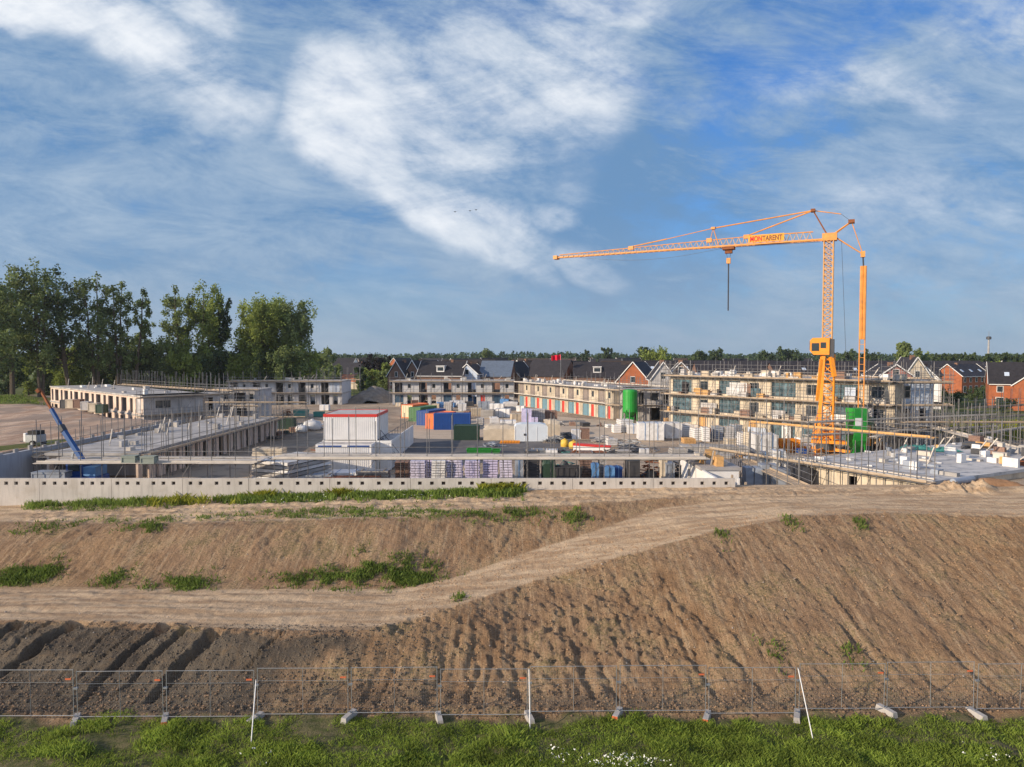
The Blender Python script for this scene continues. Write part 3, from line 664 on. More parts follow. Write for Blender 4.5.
# ------------------------------------------------------------------ unfinished row buildings
def row_building(name, label, p0, p1, depth, base, sh, storeys, unit, patterns, mats, ends=(True, True), fills=None, group=None, roof=True, roofmat=None, rear=None, parapet=True):
    p0 = Vector(p0[:2]); p1 = Vector(p1[:2]); d = p1 - p0; L = d.length; rz = math.atan2(d.y, d.x)
    t = thing(name, label, 'unfinished building', (p0.x, p0.y, 0), rz, group)
    nu = max(1, round(L / unit)); us = L / nu; th = .22; slabt = .26
    for s in range(storeys):
        z = base + s * sh; wh = sh - slabt
        pat = patterns[s % len(patterns)]; ops = []
        for uidx in range(nu):
            k = us / unit
            for o in pat:
                ops.append((uidx * us + o[0] * k, uidx * us + o[1] * k, o[2], o[3], o[4], uidx))
        wall_open(L, wh - .004, th, ops, 0, 0, z).build('front_wall', mats[s % len(mats)], t)
        for o in ops:
            f = o[4]
            if f is None: continue
            if callable(f): f = f(o[5])
            if f is None: continue
            nm, mt, frame = f
            w_, h_ = o[1] - o[0], o[3] - o[2]
            pn = MB().box(o[0] + .03, o[1] - .03, .09, .13, z + o[2] + .02, z + min(o[3], wh) - .02).build(nm, mt, t)
            if frame:
                m = MB(); fw = .07; a, b, c, e = o[0] + .0, o[1] - .0, z + o[2], z + min(o[3], wh)
                m.box(a, b, .05, .085, c, c + fw).box(a, b, .05, .085, e - fw, e).box(a, a + fw, .05, .085, c + fw, e - fw).box(b - fw, b, .05, .085, c + fw, e - fw)
                nv = max(0, round(w_ / 1.1) - 1)
                for q in range(nv): xx = a + (q + 1) * w_ / (nv + 1); m.box(xx - .03, xx + .03, .05, .085, c + fw, e - fw)
                m.build('frame', frame, pn)
        rops = rear if rear is not None else [(uidx * us + us * .15, uidx * us + us * .8, .3, wh - .4) for uidx in range(nu)]
        wall_open(L, wh - .004, th, rops, 0, depth - th, z).build('rear_wall', mats[s % len(mats)], t)
        for uidx in range(nu + 1):
            if uidx in (0, nu) and not ends[0 if uidx == 0 else 1]: continue
            x = uidx * us; xa = max(0, x - th / 2) if uidx < nu else L - th
            if uidx == 0: xa = 0
            MB().box(xa + .003, xa + th - .003, th + .003, depth - th - .003, z, z + wh - .004).build('party_wall', M['greyblock'] if 0 < uidx < nu else mats[s % len(mats)], t)
        m = MB().box(-.12, L + .12, -.14, depth + .12, z + wh, z + sh)
        last = s == storeys - 1
        m.build('roof_slab' if last else 'floor_slab', (roofmat or M['slab']) if last else M['slab'], t)
    return t, L
glz = ('glazing', M['glassb'], M['dark']); drk = ('window', M['glass'], M['plankg'])

# A: single storey block in the near left
A0, A1 = (-35.2, 66.5), (-35.2, 106)
tA, LA = row_building('unfinished_building', 'single storey shell with flat pale deck beside the grey wall of the dirt field', A0, A1, 8.6, 2.0, 2.9, 1, 4.6,
    [[(.9, 2.1, 0, 2.35, None), (3.4, 4.1, .0, 2.35, None)]], [M['pink']], ends=(False, True))
# B: two storeys stepping up from the field on the left
B0, B1 = (-94, 144.5), (-56.5, 108.5)
tB, LB = row_building('unfinished_building', 'low unfinished row with sunlit pink facade and tall openings beside the dirt field', B0, B1, 10, 2.0, 2.95, 2, 6.4,
    [[(.6, 1.8, 0, 2.4, None), (2.6, 4.8, 0, 2.4, None)], [(.7, 2.0, 0.15, 2.4, None), (3.2, 5.6, .15, 2.4, None)]], [M['pink']], rear=[(2, 4, .8, 2.2), (9, 11, .8, 2.2), (20, 24, .5, 2.2)])
# grey gable end of B with a window, seen from the yard
q = Vector(B1); dB = (Vector(B1) - Vector(B0)).normalized(); nB = Vector((-dB.y, dB.x))
e0 = Vector(B1) + dB * .2; e1 = e0 + nB * 10
tBe, _ = row_building('unfinished_building', 'grey blockwork annex with one square window, joined to the right end of the pink row', (e0.x, e0.y), (e1.x + 1.5, e1.y + 1), 5.2, 2.0, 2.95, 2, 10.5,
    [[(1, 3, .6, 2.2, None), (5.5, 8, 0, 2.3, None)], [(1.5, 3.6, .9, 2.2, drk), (8.0, 9.4, .2, 2.3, None)]], [M['greyblock']])
tC, _ = row_building('unfinished_building', 'small grey two storey shell with shaded openings behind the long pale deck', (-57, 132), (-47.5, 132), 8, 2.0, 2.9, 2, 4.7,
    [[(.6, 2.8, 0, 2.3, None)], [(.5, 2.6, .1, 2.3, None), (3.2, 4.1, .9, 2.1, drk)]], [M['greyblock']])
# D: row in the far left
patE1 = [(.5, 2.3, .05, 2.45, None), (3.5, 4.3, 1.1, 2.2, drk)]
patE0 = [(.5, 2.5, .02, 2.4, lambda u_: ('door_panel', mk('navy_panel', (.04, .085, .14), .15, 2, .6), None) if u_ % 2 == 0 else None), (3.4, 4.4, .02, 2.35, lambda u_: ('door', M['reddoor'], None) if u_ == 3 else None)]
tD, LD = row_building('unfinished_building', 'shaded grey two storey housing row directly below the tall trees on the left', (-70, 175), (-42, 175), 10, 2.0, 2.95, 2, 5.6,
    [[(.5, 2.5, .02, 2.4, None), (3.4, 4.6, .02, 2.35, None)], patE1], [mk('shaded_block', (.50, .50, .51), .12, .8, .85, streak=.15)])
MB().box(25.0, 27.4, -.03, .0, 5.1, 7.5).build('wall_sheet', M['tyvek'], tD)
tE, LE = row_building('unfinished_building', 'grey two storey row behind the shipping containers with navy ground floor panels', (-29.5, 175), (.6, 175), 10, 2.0, 2.95, 2, 5.6,
    [patE0, patE1], [MATS['shaded_block']])
# F: sunlit row with red and blue doors
F0, F1 = (1.6, 172), (19.2, 134)
patF0 = [(.45, 3.0, .02, 2.4, ('door_panel', M['bluedoor'], None)), (3.75, 4.85, .02, 2.4, ('door', M['reddoor'], None))]
patF1 = [(.5, 2.9, .05, 2.45, ('shutter', mk('grey_brown_board', (.24, .20, .18), .2, 2, .8), None)), (3.9, 4.8, .9, 2.2, drk)]
tF, LF = row_building('unfinished_building', 'sunlit cream two storey row with alternating red doors and blue grey panels', F0, F1, 10, 2.0, 2.95, 2, 5.9, [patF0, patF1], [M['cream']])
tG, LG = row_building('unfinished_building', 'shaded grey two storey link block behind the tall green silo', (20.5, 131.5), (29.5, 131.5), 9, 2.0, 2.95, 2, 4.5,
    [[(.6, 2.6, 0, 2.4, None)], [(.6, 2.2, .8, 2.2, drk), (3, 4, .1, 2.3, None)]], [M['greyblock']])
# H: three storeys behind the crane
H0, H1 = (26.2, 118), (48.6, 90)
patH = [(.7, 4.5, .25, 2.35, glz), (6.0, 7.7, .6, 2.2, drk)]
patH0 = [(.7, 4.5, .05, 2.35, glz), (6.0, 7.4, .02, 2.3, ('door_panel', M['timber'], None))]
tH, LH = row_building('unfinished_building', 'three storey cream block wrapped in dense scaffolding behind the orange crane', H0, H1, 11, 2.0, 2.93, 3, 9.0, [patH0, patH, patH], [M['cream']])
# I: tall grey end block on the right
tI, LI = row_building('unfinished_building', 'grey end block clad in pale blue foil inside scaffolding right of the crane', (49.6, 91.6), (54.4, 91.6), 8, 2.0, 2.93, 3, 4,
    [[(.6, 1.8, .5, 2.3, drk)], [(.6, 1.6, .6, 2.3, drk), (2.6, 3.3, .3, 2.3, None)], [(.6, 1.6, .6, 2.3, drk)]], [M['tyvek']])
# L: deck in the near right ; M: small white block
L0, L1 = (25.1, 62.6), (31.0, 51.7)
tL, LL = row_building('unfinished_building', 'cream walled ground floor shell with a wide pale deck nearest the bank', L0, L1, 27, 2.0, 2.86, 1, 5.2,
    [[(4.5, 5.1, .02, 2.2, None)]], [M['cream']], roofmat=mk('screed_deck', (.46, .45, .44), .3, 1.2, .85, dirt=(.17, .19, .22), dirtamt=.9, stretch=(.35, .8, 1)), rear=[])
tM, LM = row_building('unfinished_building', 'small white shell with grey roof slab at the right end of the concrete wall', (15.8, 66.4), (15.8, 58.8), 3.1, 2.0, 2.75, 1, 7.6,
    [[(3.0, 3.9, 0.0, 2.2, None)]], [M['white']], roofmat=mk('grey_roof_slab', (.33, .31, .30), .2, .5, .8))

ww = thing('wing_wall', 'white wall with one doorway running towards the bank from the small white shell', 'wall', (15.8, 58.75, 2.0), -math.pi / 2)
wall_open(6.6, 2.72, .2, [(2.2, 3.0, .9, 2.2)], 0, 0, -.2).build('wall_body', M['white'], ww)
for k in range(4): MB().box(.4 + k * 1.7, .55 + k * 1.7, 2.3, 2.45, -.1, 2.2).build('post', M['white'] if k == 1 else M['plank'], ww)
# stuff standing on roofs and decks: kerbs of L
drg = (Vector(L1) - Vector(L0)).normalized(); nL = Vector((-drg.y, drg.x))
for i in range(2):
    a = Vector(L0) + nL * (.3 + i * 26); b = a + drg * LL * .985
    o = MB().beam((a.x, a.y, 4.93), (b.x, b.y, 4.93), .12, .10).build('edge_upstand', M['plankg'], None)
    o.parent = tL; o.matrix_parent_inverse = (Matrix.Translation(tL.location) @ Matrix.Rotation(tL.rotation_euler.z, 4, 'Z')).inverted()

# scaffolds
scaffold('long plank walkway scaffold just behind the left half of the retaining wall', (at(35, 463, 4.95).x, 63.6), (at(256, 463, 4.95).x, 63.6), 2, [4.92], 9.6, 1.95, 3.4, .2, M['plankg'])
scaffold('long plank walkway scaffold in front of the lilac brick pallets, behind the retaining wall', (atY(284, 458, 62.6).x, 62.6), (atY(697, 458, 62.6).x, 62.6), 2, [5.30], 9.5, 2.1, 2.6, .2, M['plankg'])
scaffold('grey scaffold along the yard side of the single storey shell', A0, A1, 2, [4.7], 8.6, 2.1)
scaffold('grey scaffold across the field side of the single storey shell', (-44.2, 106), (-44.2, 66.5), 2, [4.6], 7.6, 2.6, .8, .1, inner=False)
scaffold('tall scaffold standing across the far end of the single storey shell', (-46, 107.5), (-31, 107.5), 2, [4.8, 7.0], 9.6, 2.1)
scaffold('grey scaffold round the square windowed annex', (-56.8, 107.2), (-47.5, 118.5), 2, [4.9, 7.7], 9.8, 2.0)
scaffold('guard rail scaffold behind the roof of the pink row', (-50, 124), (-86, 154), 2, [7.8], 11.0, 1.5, r=.045)
scaffold('grey scaffold in front of the small two storey shell', (-58, 131), (-46.5, 131), 2, [4.8, 7.8], 9.8, 2.0)
scaffold('scaffold in front of the grey row below the tall trees', (-70, 175), (-42, 175), 2, [4.9, 7.75], 10.2, 2.0, r=.045)
scaffold('guard rail scaffold behind the grey row below the tall trees', (-40, 186), (-76, 186), 2, [7.75], 11.0, 1.6, r=.05)
scaffold('scaffold in front of the grey row behind the shipping containers', (-30, 175), (.5, 175), 2, [4.9, 7.75], 9.9, 2.5, r=.04, rails=(.5, .95), inner=False)
scaffold('scaffold along the row with red and blue doors', F0, F1, 2, [4.95, 7.75], 9.9, 2.9, deck=M['plankg'], r=.03, rails=(.5, .95), inner=False, diag=False)
scaffold('guard rail scaffold behind the roof of the row with red and blue doors', (30, 136), (11.5, 176.5), 2, [8.0], 10.4, 1.9, deck=M['plankg'], r=.034)
scaffold('scaffold in front of the shaded link block', (19.8, 131.2), (29.5, 131.2), 2, [4.85, 7.7], 10.4, 1.9)
scaffold('dense three level scaffold on the front of the cream block behind the crane', H0, H1, 2, [4.85, 7.75, 10.75], 13.2, 1.45, 1.1, .3, rails=(.5, 1.0, 1.9), r=.036)
scaffold('guard rail scaffold behind the roof of the cream block behind the crane', (57.5, 97.5), (35.2, 125.5), 2, [10.8], 13.6, 1.8, rails=(.5, 1.0))
scaffold('scaffold tower on the front of the foil clad end block', (48.6, 91), (55.8, 91), 2, [4.8, 7.7, 10.6], 13.3, 1.15, rails=(.5, 1.0, 1.9), r=.036)
scaffold('scaffold tower on the right side of the foil clad end block', (55.0, 91), (55.0, 99.5), 2, [4.8, 7.7, 10.6], 12.6, 1.9)
scaffold('scaffold with orange planks crossing in front of the crane base', (atY(757, 423, 76).x, 76), (atY(936, 439, 61.5).x, 61.5), 2, [6.95], 9.6, 1.9, .9, .2, M['timber'])
scaffold('scaffold along the sunlit cream wall of the near right shell', (20.6, 70.9), L1, 2, [4.78], 8.2, 1.3, .8, .25)
scaffold('low scaffold with blue grey boards along the far edge of the white deck', (33.5, 82), (62, 92.5), 2, [4.9, 6.4], 8.6, 1.9, deck=M['plankg'])
scaffold('guard rail scaffold round the right side of the white deck', (47.5, 68), (52, 90), 2, [5.1], 7.6, 1.8, deck=M['plankg'], jit=.25)
scaffold('scaffold with long planks in front of the brick houses on the right', (62, 97), (92, 112), 2, [5.5, 7.0], 9.4, 2.1)
scaffold('scaffold with thin posts standing over the grassy strip on the right', (70, 90), (96, 100), 2, [4.8], 7.4, 2.0, deck=M['plankg'])
scaffold('small scaffold on the yard side of the small white shell', (21.0, 52.5), (21.0, 66), 2, [4.2], 7.6, 2.2)
scaffold('scaffold between the grey wrapped blocks and the white pallets', (21.5, 72.5), (26.5, 61), 2, [], 7.4, 1.9, rails=())
scaffold('thicket of props and rails across the back of the white deck', (40, 80), (60, 100), 2, [4.9], 7.2, 1.3, deck=M['plankg'], r=.034)
scaffold('second line of props behind the white deck, nearer the brick houses', (50, 82), (84, 106), 2, [4.6], 7.0, 1.6, deck=M['plankg'], r=.034)
scaffold('bare scaffold posts on the far side of the white deck beside the foil clad block', (46, 84), (66, 84), 2, [6.2], 9.0, 1.5, r=.034)
scaffold('scaffold between the coloured door row and the shaded link block', (18.5, 134.5), (24, 128.5), 2, [4.8, 7.6], 10.2, 1.3, r=.036)
scaffold('scaffold on the short left end wall of the cream block', (33, 127), (26, 118.6), 2, [4.85, 7.75, 10.75], 13.2, 1.5, r=.036)

# ------------------------------------------------------------------ the crane
cr = thing('tower_crane', 'tall orange tower crane with cab on its mast and lattice jib pointing left', 'crane', (38.75, 87.4, 2.0), 0)
JD = Vector((-.893, .449, 0)); RD = -JD; UPV = Vector((0, 0, 1)); SD = Vector((.449, .893, 0))
def cp(f, z, s=0.0): v_ = JD * f + SD * s; return Vector((v_.x, v_.y, z - 2.0))
MASTZ = 28.5
def lattice(p, q, wd, n, r, rd, mat, name, par, tri=False):
    p = Vector(p); q = Vector(q); d = (q - p); a = SD if abs(d.normalized().z) < .9 else JD
    b = d.normalized().cross(a).normalized(); m = MB()
    offs = [(-1, -1), (1, -1), (1, 1), (-1, 1)]
    P4 = [[p + d * (i / n) + a * (o[0] * wd / 2) + b * (o[1] * wd / 2) for i in range(n + 1)] for o in offs]
    ch_ = [MB().tube(P4[k][0], P4[k][-1], r, n=6).build('chord', mat, par) for k in range(4)]
    for k in range(4):
        k2 = (k + 1) % 4
        for i in range(n):
            m.tube(P4[k][i], P4[k2][i], rd, n=4, caps=False)
            m.tube(P4[k][i], P4[k2][i + 1], rd, n=4, caps=False); m.tube(P4[k2][i], P4[k][i + 1], rd, n=4, caps=False)
    m.build(name, mat, par)
mastm = mk('mast_paint', (.62, .33, .12), .15, 2.0, .55, dirt=(.35, .22, .14), dirtamt=.5)
inner = bpy.data.objects.new('mast', None); COL.objects.link(inner); inner.parent = cr
lattice(cp(0, 14), cp(0, MASTZ - .3), 1.05, 20, .075, .045, mastm, 'lattice_bracing', inner)
outer = bpy.data.objects.new('lower_mast', None); COL.objects.link(outer); outer.parent = cr
lattice(cp(-.1, 3.4), cp(-.1, 14.2), 1.45, 9, .11, .055, M['orange'], 'lattice_bracing', outer)
MB().beam(cp(.75, 4.2, -.9), cp(.35, 14.0, -.85), .42, .30, up=SD).build('side_plate', M['orange'], outer)
MB().beam(cp(1.0, 8.5, -1.0), cp(.6, 13.6, -1.0), .30, .25).build('strut', M['orange'], outer)
MB().beam(cp(-.9, 11.5, -1.0), cp(-.5, 13.9, -1.0), .40, .5).build('strut', M['orange'], outer)
cab = MB(); cabm = Matrix.Translation(cp(.80, 14.15, -.7)) @ Matrix.Rotation(math.atan2(SD.y, SD.x) - math.pi / 2, 4, 'Z') @ Matrix.Scale(.86, 4)
# cab profile: x = toward rear, front slanted
prof = [(-1.25, .55), (-.75, 0), (1.3, 0), (1.3, 2.4), (-.9, 2.4), (-1.25, 2.05)]
cb = MB().prism(prof, -.75, .75).xf(cabm).build('cab', M['orange'], cr)
MB().box(-1.02, -.05, -.80, -.77, .55, 1.65).xf(cabm).build('window', M['glass'], cb)
MB().box(.15, .85, -.80, -.77, .95, 1.75).xf(cabm).build('window', M['glass'], cb)
MB().box(-1.30, -1.27, -.65, .65, .7, 1.9).xf(cabm).build('window', M['glass'], cb)
MB().box(1.35, 1.9, -.6, .7, -.4, 2.2).xf(cabm).build('rear_housing', M['dark'], cb)
# head
MB().beam(cp(.75, MASTZ), cp(-.9, MASTZ), 1.2, .9).build('mast_head', M['pale_orange'], cr)
# jib : triangular lattice tapering
JL = 36.2; jib = bpy.data.objects.new('jib', None); COL.objects.link(jib); jib.parent = cr
def jp(f, top=False, s=0.0):
    hgt = 1.05 if f < 9.5 else (1.05 - .25 * (f - 9.5) / 9 if f < 18.5 else .8 - .45 * (f - 18.5) / 18)
    return cp(f, MASTZ - .25 + (hgt if top else 0), s)
for s_ in (-.45, .45): MB().beam(jp(.6, False, s_), jp(JL, False, s_ * .6), .15, .19).build('bottom_chord', M['pale_orange'], jib)
MB().tube(jp(1.8, True), jp(9.5, True), .075).build('top_chord', M['pale_orange'], jib)
MB().tube(jp(9.5, True), jp(JL - .5, True), .06).build('top_chord', M['pale_orange'], jib)
m = MB(); nb = 44
for i in range(nb):
    f0 = 1.8 + (JL - 2.3) * i / nb; f1 = 1.8 + (JL - 2.3) * (i + 1) / nb; fm = (f0 + f1) / 2
    for s_ in (-.45, .45):
        m.tube(jp(f0, False, s_), jp(fm, True), .032, n=4, caps=False); m.tube(jp(fm, True), jp(f1, False, s_), .032, n=4, caps=False)
    m.tube(jp(f0, False, -.45), jp(f1, False, .45), .028, n=4, caps=False); m.tube(jp(f0, False, -.45), jp(f0, False, .45), .028, n=4, caps=False)
m.build('lattice_bracing', mk('jib_bracing_paint', (.60, .40, .24), .2, 2, .6), jib)
for f, w_ in ((9.7, .5), (14.4, .55), (25.0, .5)): MB().beam(jp(f - .35, True), jp(f + .35, True), .35, w_).build('hinge_block', M['pale_orange'], jib)
MB().beam(jp(JL - .3), jp(JL + .3), 1.0, .5).build('jib_tip', M['pale_orange'], jib)
# banner
bf0, bf1 = 5.1, 9.4
bz0, bz1 = MASTZ - .1, MASTZ + .85
bnm = MB().hexa([cp(bf1, bz0, -.58), cp(bf0, bz0, -.58), cp(bf0, bz0, -.54), cp(bf1, bz0, -.54), cp(bf1, bz1, -.58), cp(bf0, bz1, -.58), cp(bf0, bz1, -.54), cp(bf1, bz1, -.54)])
bm_ = MB(); bm_.hexa([cp(bf1, bz0, -.58), cp(bf0, bz0, -.58), cp(bf0, bz0, -.54), cp(bf1, bz0, -.54), cp(bf1, bz1, -.58), cp(bf0, bz1, -.58), cp(bf0, bz1, -.54), cp(bf1, bz1, -.54)])
ban = bm_.build('banner', mk('banner_yellow', (.80, .32, .02), .08, 2, .5, bump=0), cr)
def text_mesh(s, size, mat, parent, loc, rot, name='lettering'):
    cu = bpy.data.curves.new(name, 'FONT'); cu.body = s; cu.size = size; cu.extrude = .01; cu.align_x = 'LEFT'; cu.offset = size * .02
    tmp = bpy.data.objects.new('tmp', cu); COL.objects.link(tmp); bpy.context.view_layer.update()
    me = bpy.data.meshes.new_from_object(tmp.evaluated_get(bpy.context.evaluated_depsgraph_get())); bpy.data.objects.remove(tmp)
    me.materials.clear(); me.materials.append(mat); o = link(name, me, parent); o.location = loc; o.rotation_euler = rot; return o, me
tro = (math.pi / 2, 0, math.atan2(-JD.y, -JD.x))
o1, me1 = text_mesh('MON', .92, mk('letter_red', (.60, .01, .01), .05, 1, .5, bump=0), ban, cp(bf1 - .2, bz0 + .14, -.60), tro)
w1 = max(v_.co.x for v_ in me1.vertices)
o2, me2 = text_mesh('TARENT', .92, mk('letter_brown', (.16, .06, .02), .05, 1, .5, bump=0), ban, cp(bf1 - .2, bz0 + .14, -.60), tro)
w2 = max(v_.co.x for v_ in me2.vertices); k_ = (bf1 - bf0 - .4) / (w1 + w2 + .12)
o1.scale = (k_, 1, 1); o2.scale = (k_, 1, 1); pv = RD * ((w1 + .08) * k_); o2.location = o2.location + pv
# a frame and stays
AP1 = cp(1.85, 31.9); AP2 = cp(-2.45, 30.2); LOW = cp(-3.75, 26.2)
def stay(a, b, r, name, mat=M['pale_orange'], par=cr): return MB().tube(a, b, r, n=6).build(name, mat, par)
for s_ in (-.35, .35):
    o_ = SD * s_
    stay(cp(.2, MASTZ + .3) + o_, AP1 + o_ * .4, .075, 'head_strut', M['rust'])
    stay(cp(-.5, MASTZ + .3) + o_, AP2 + o_ * .4, .085, 'rear_strut')
    stay(cp(-.5, MASTZ + .1) + o_, LOW + o_ * .3, .06, 'rear_strut')
    stay(AP2 + o_ * .4, LOW + o_ * .3, .05, 'rear_stay')
stay(AP1, cp(-1.3, 31.2), .06, 'tie_bar'); stay(cp(-1.3, 31.2), AP2, .02, 'stay_rope', M['dark'])
MB().beam(AP1 + RD * -.25, AP1 + RD * .25, .8, .35).build('sheave_block', M['rust'], cr); MB().beam(AP2 + RD * -.35, AP2 + RD * .35, .9, .4).build('sheave_block', M['rust'], cr)
PT = cp(13.9, MASTZ + 2.2); stay(cp(13.2, MASTZ), PT, .06, 'king_post'); stay(cp(14.4, MASTZ + .2), PT, .04, 'king_post')
MB().beam(PT - JD * .25, PT + JD * .25, .5, .3).build('sheave_block', M['pale_orange'], cr)
stay(AP1, PT, .085, 'pendant_bar'); stay(PT, cp(20.0, MASTZ + 1.25), .05, 'pendant_bar'); stay(cp(20.0, MASTZ + 1.25), cp(25.0, MASTZ + .55), .085, 'pendant_bar')
stay(AP1, cp(9.6, MASTZ + .9), .085, 'pendant_bar')
stay(cp(1, MASTZ - .5), cp(13, MASTZ - .45), .018, 'trolley_rope', M['dark'])
mr = MB(); pts = [cp(12.5 + 20 * i / 10, MASTZ - .45 - .9 * math.sin(math.pi * i / 10)) for i in range(11)]
for a, b in zip(pts[:-1], pts[1:]): mr.tube(a, b, .022, n=4)
mr.build('slack_rope', M['dark'], cr)
TR = 11.9
tr_ = MB().beam(cp(TR - .75, MASTZ - .55), cp(TR + .75, MASTZ - .55), 1.1, .35); tr_.beam(cp(TR - .45, MASTZ - .95), cp(TR + .45, MASTZ - .95), .5, .5)
tr_.build('trolley', M['rust'], cr)
for s_ in (-.32, .32): stay(cp(TR + s_, MASTZ - 1.0), cp(TR + s_ * .35, 26.6), .02, 'hoist_rope', M['dark'])
MB().beam(cp(TR, 26.7), cp(TR, 26.0), .5, .35, up=SD).build('hook_block', M['pale_orange'], cr)
MB().tube(cp(TR, 26.1), cp(TR - .02, 19.9), .085, n=6).build('hanging_chain', M['dark'], cr)
stay(LOW, cp(-3.85, 24.6), .09, 'link_bar', M['dark']); MB().beam(LOW + UPV * .35, LOW - UPV * .35, .5, .5, up=SD).build('sheave_block', M['pale_orange'], cr)
for s_ in (-.17, .17):
    stay(cp(-3.85, 24.8) + JD * s_ * 1.0, cp(-3.85, 16) + JD * s_ * 1.0, .20, 'ballast_tie', M['pale_orange'])
    stay(cp(-3.85, 16) + JD * s_ * 1.7, cp(-3.85, 4.2) + JD * s_ * 1.7, .075, 'ballast_tie', M['pale_orange'])
m = MB()
for i in range(14): m.tube(cp(-3.85 + .3, 5 + i * .8), cp(-3.85 - .3, 5 + i * .8), .035, n=4)
m.build('rungs', M['pale_orange'], cr)
stay(cp(-1.4, MASTZ - .6), cp(-2.6, 4.2), .02, 'hoist_rope', M['dark'])
# slewing platform, ballast and outriggers
MB().lathe([(1.15, .55), (1.15, .95), (1.0, .95), (1.0, 1.25)], 24).build('slew_ring', M['dark'], cr)
MB().beam(cp(1.6, 3.45), cp(-5.0, 3.45), 1.7, .35).build('slewing_platform', M['orange'], cr)
for k in range(3): MB().beam(cp(-2.5, 4.0 + k * .62), cp(-5.0, 4.0 + k * .62), 2.5 - .2 * (k == 2), .58).build('ballast_block', M['orange'] if k != 1 else M['pale_orange'], cr)
MB().beam(cp(1.4, 4.3, .6), cp(-1.7, 4.3, .6), .9, 1.0).build('winch_housing', M['orange'], cr)
MB().tube(cp(-1.3, 4.4, -1.1), cp(-1.3, 4.4, -.2), .45, n=14).build('winch_drum', M['rust'], cr)
MB().beam(cp(1.5, 3.9, -.8), cp(.7, 7.8, -.8), .18, .18).build('hydraulic_ram', M['orange'], cr)
for ax, ay in ((1, 1), (1, -1), (-1, 1), (-1, -1)):
    leg = MB().beam((ax * .5, ay * .5, .55), (ax * 2.35, ay * 2.35, .42), .34, .34).build('outrigger', M['orange'], cr)
    MB().lathe([(.38, .0), (.38, .08), (.10, .12), (.10, .45)], 12, (ax * 2.3, ay * 2.3)).build('foot_plate', M['rust'], leg)
MB().box(-.9, .9, -.9, .9, .3, .8).build('base_frame', M['orange'], cr)
def fence_ring(cx, cy, rr):
    pass
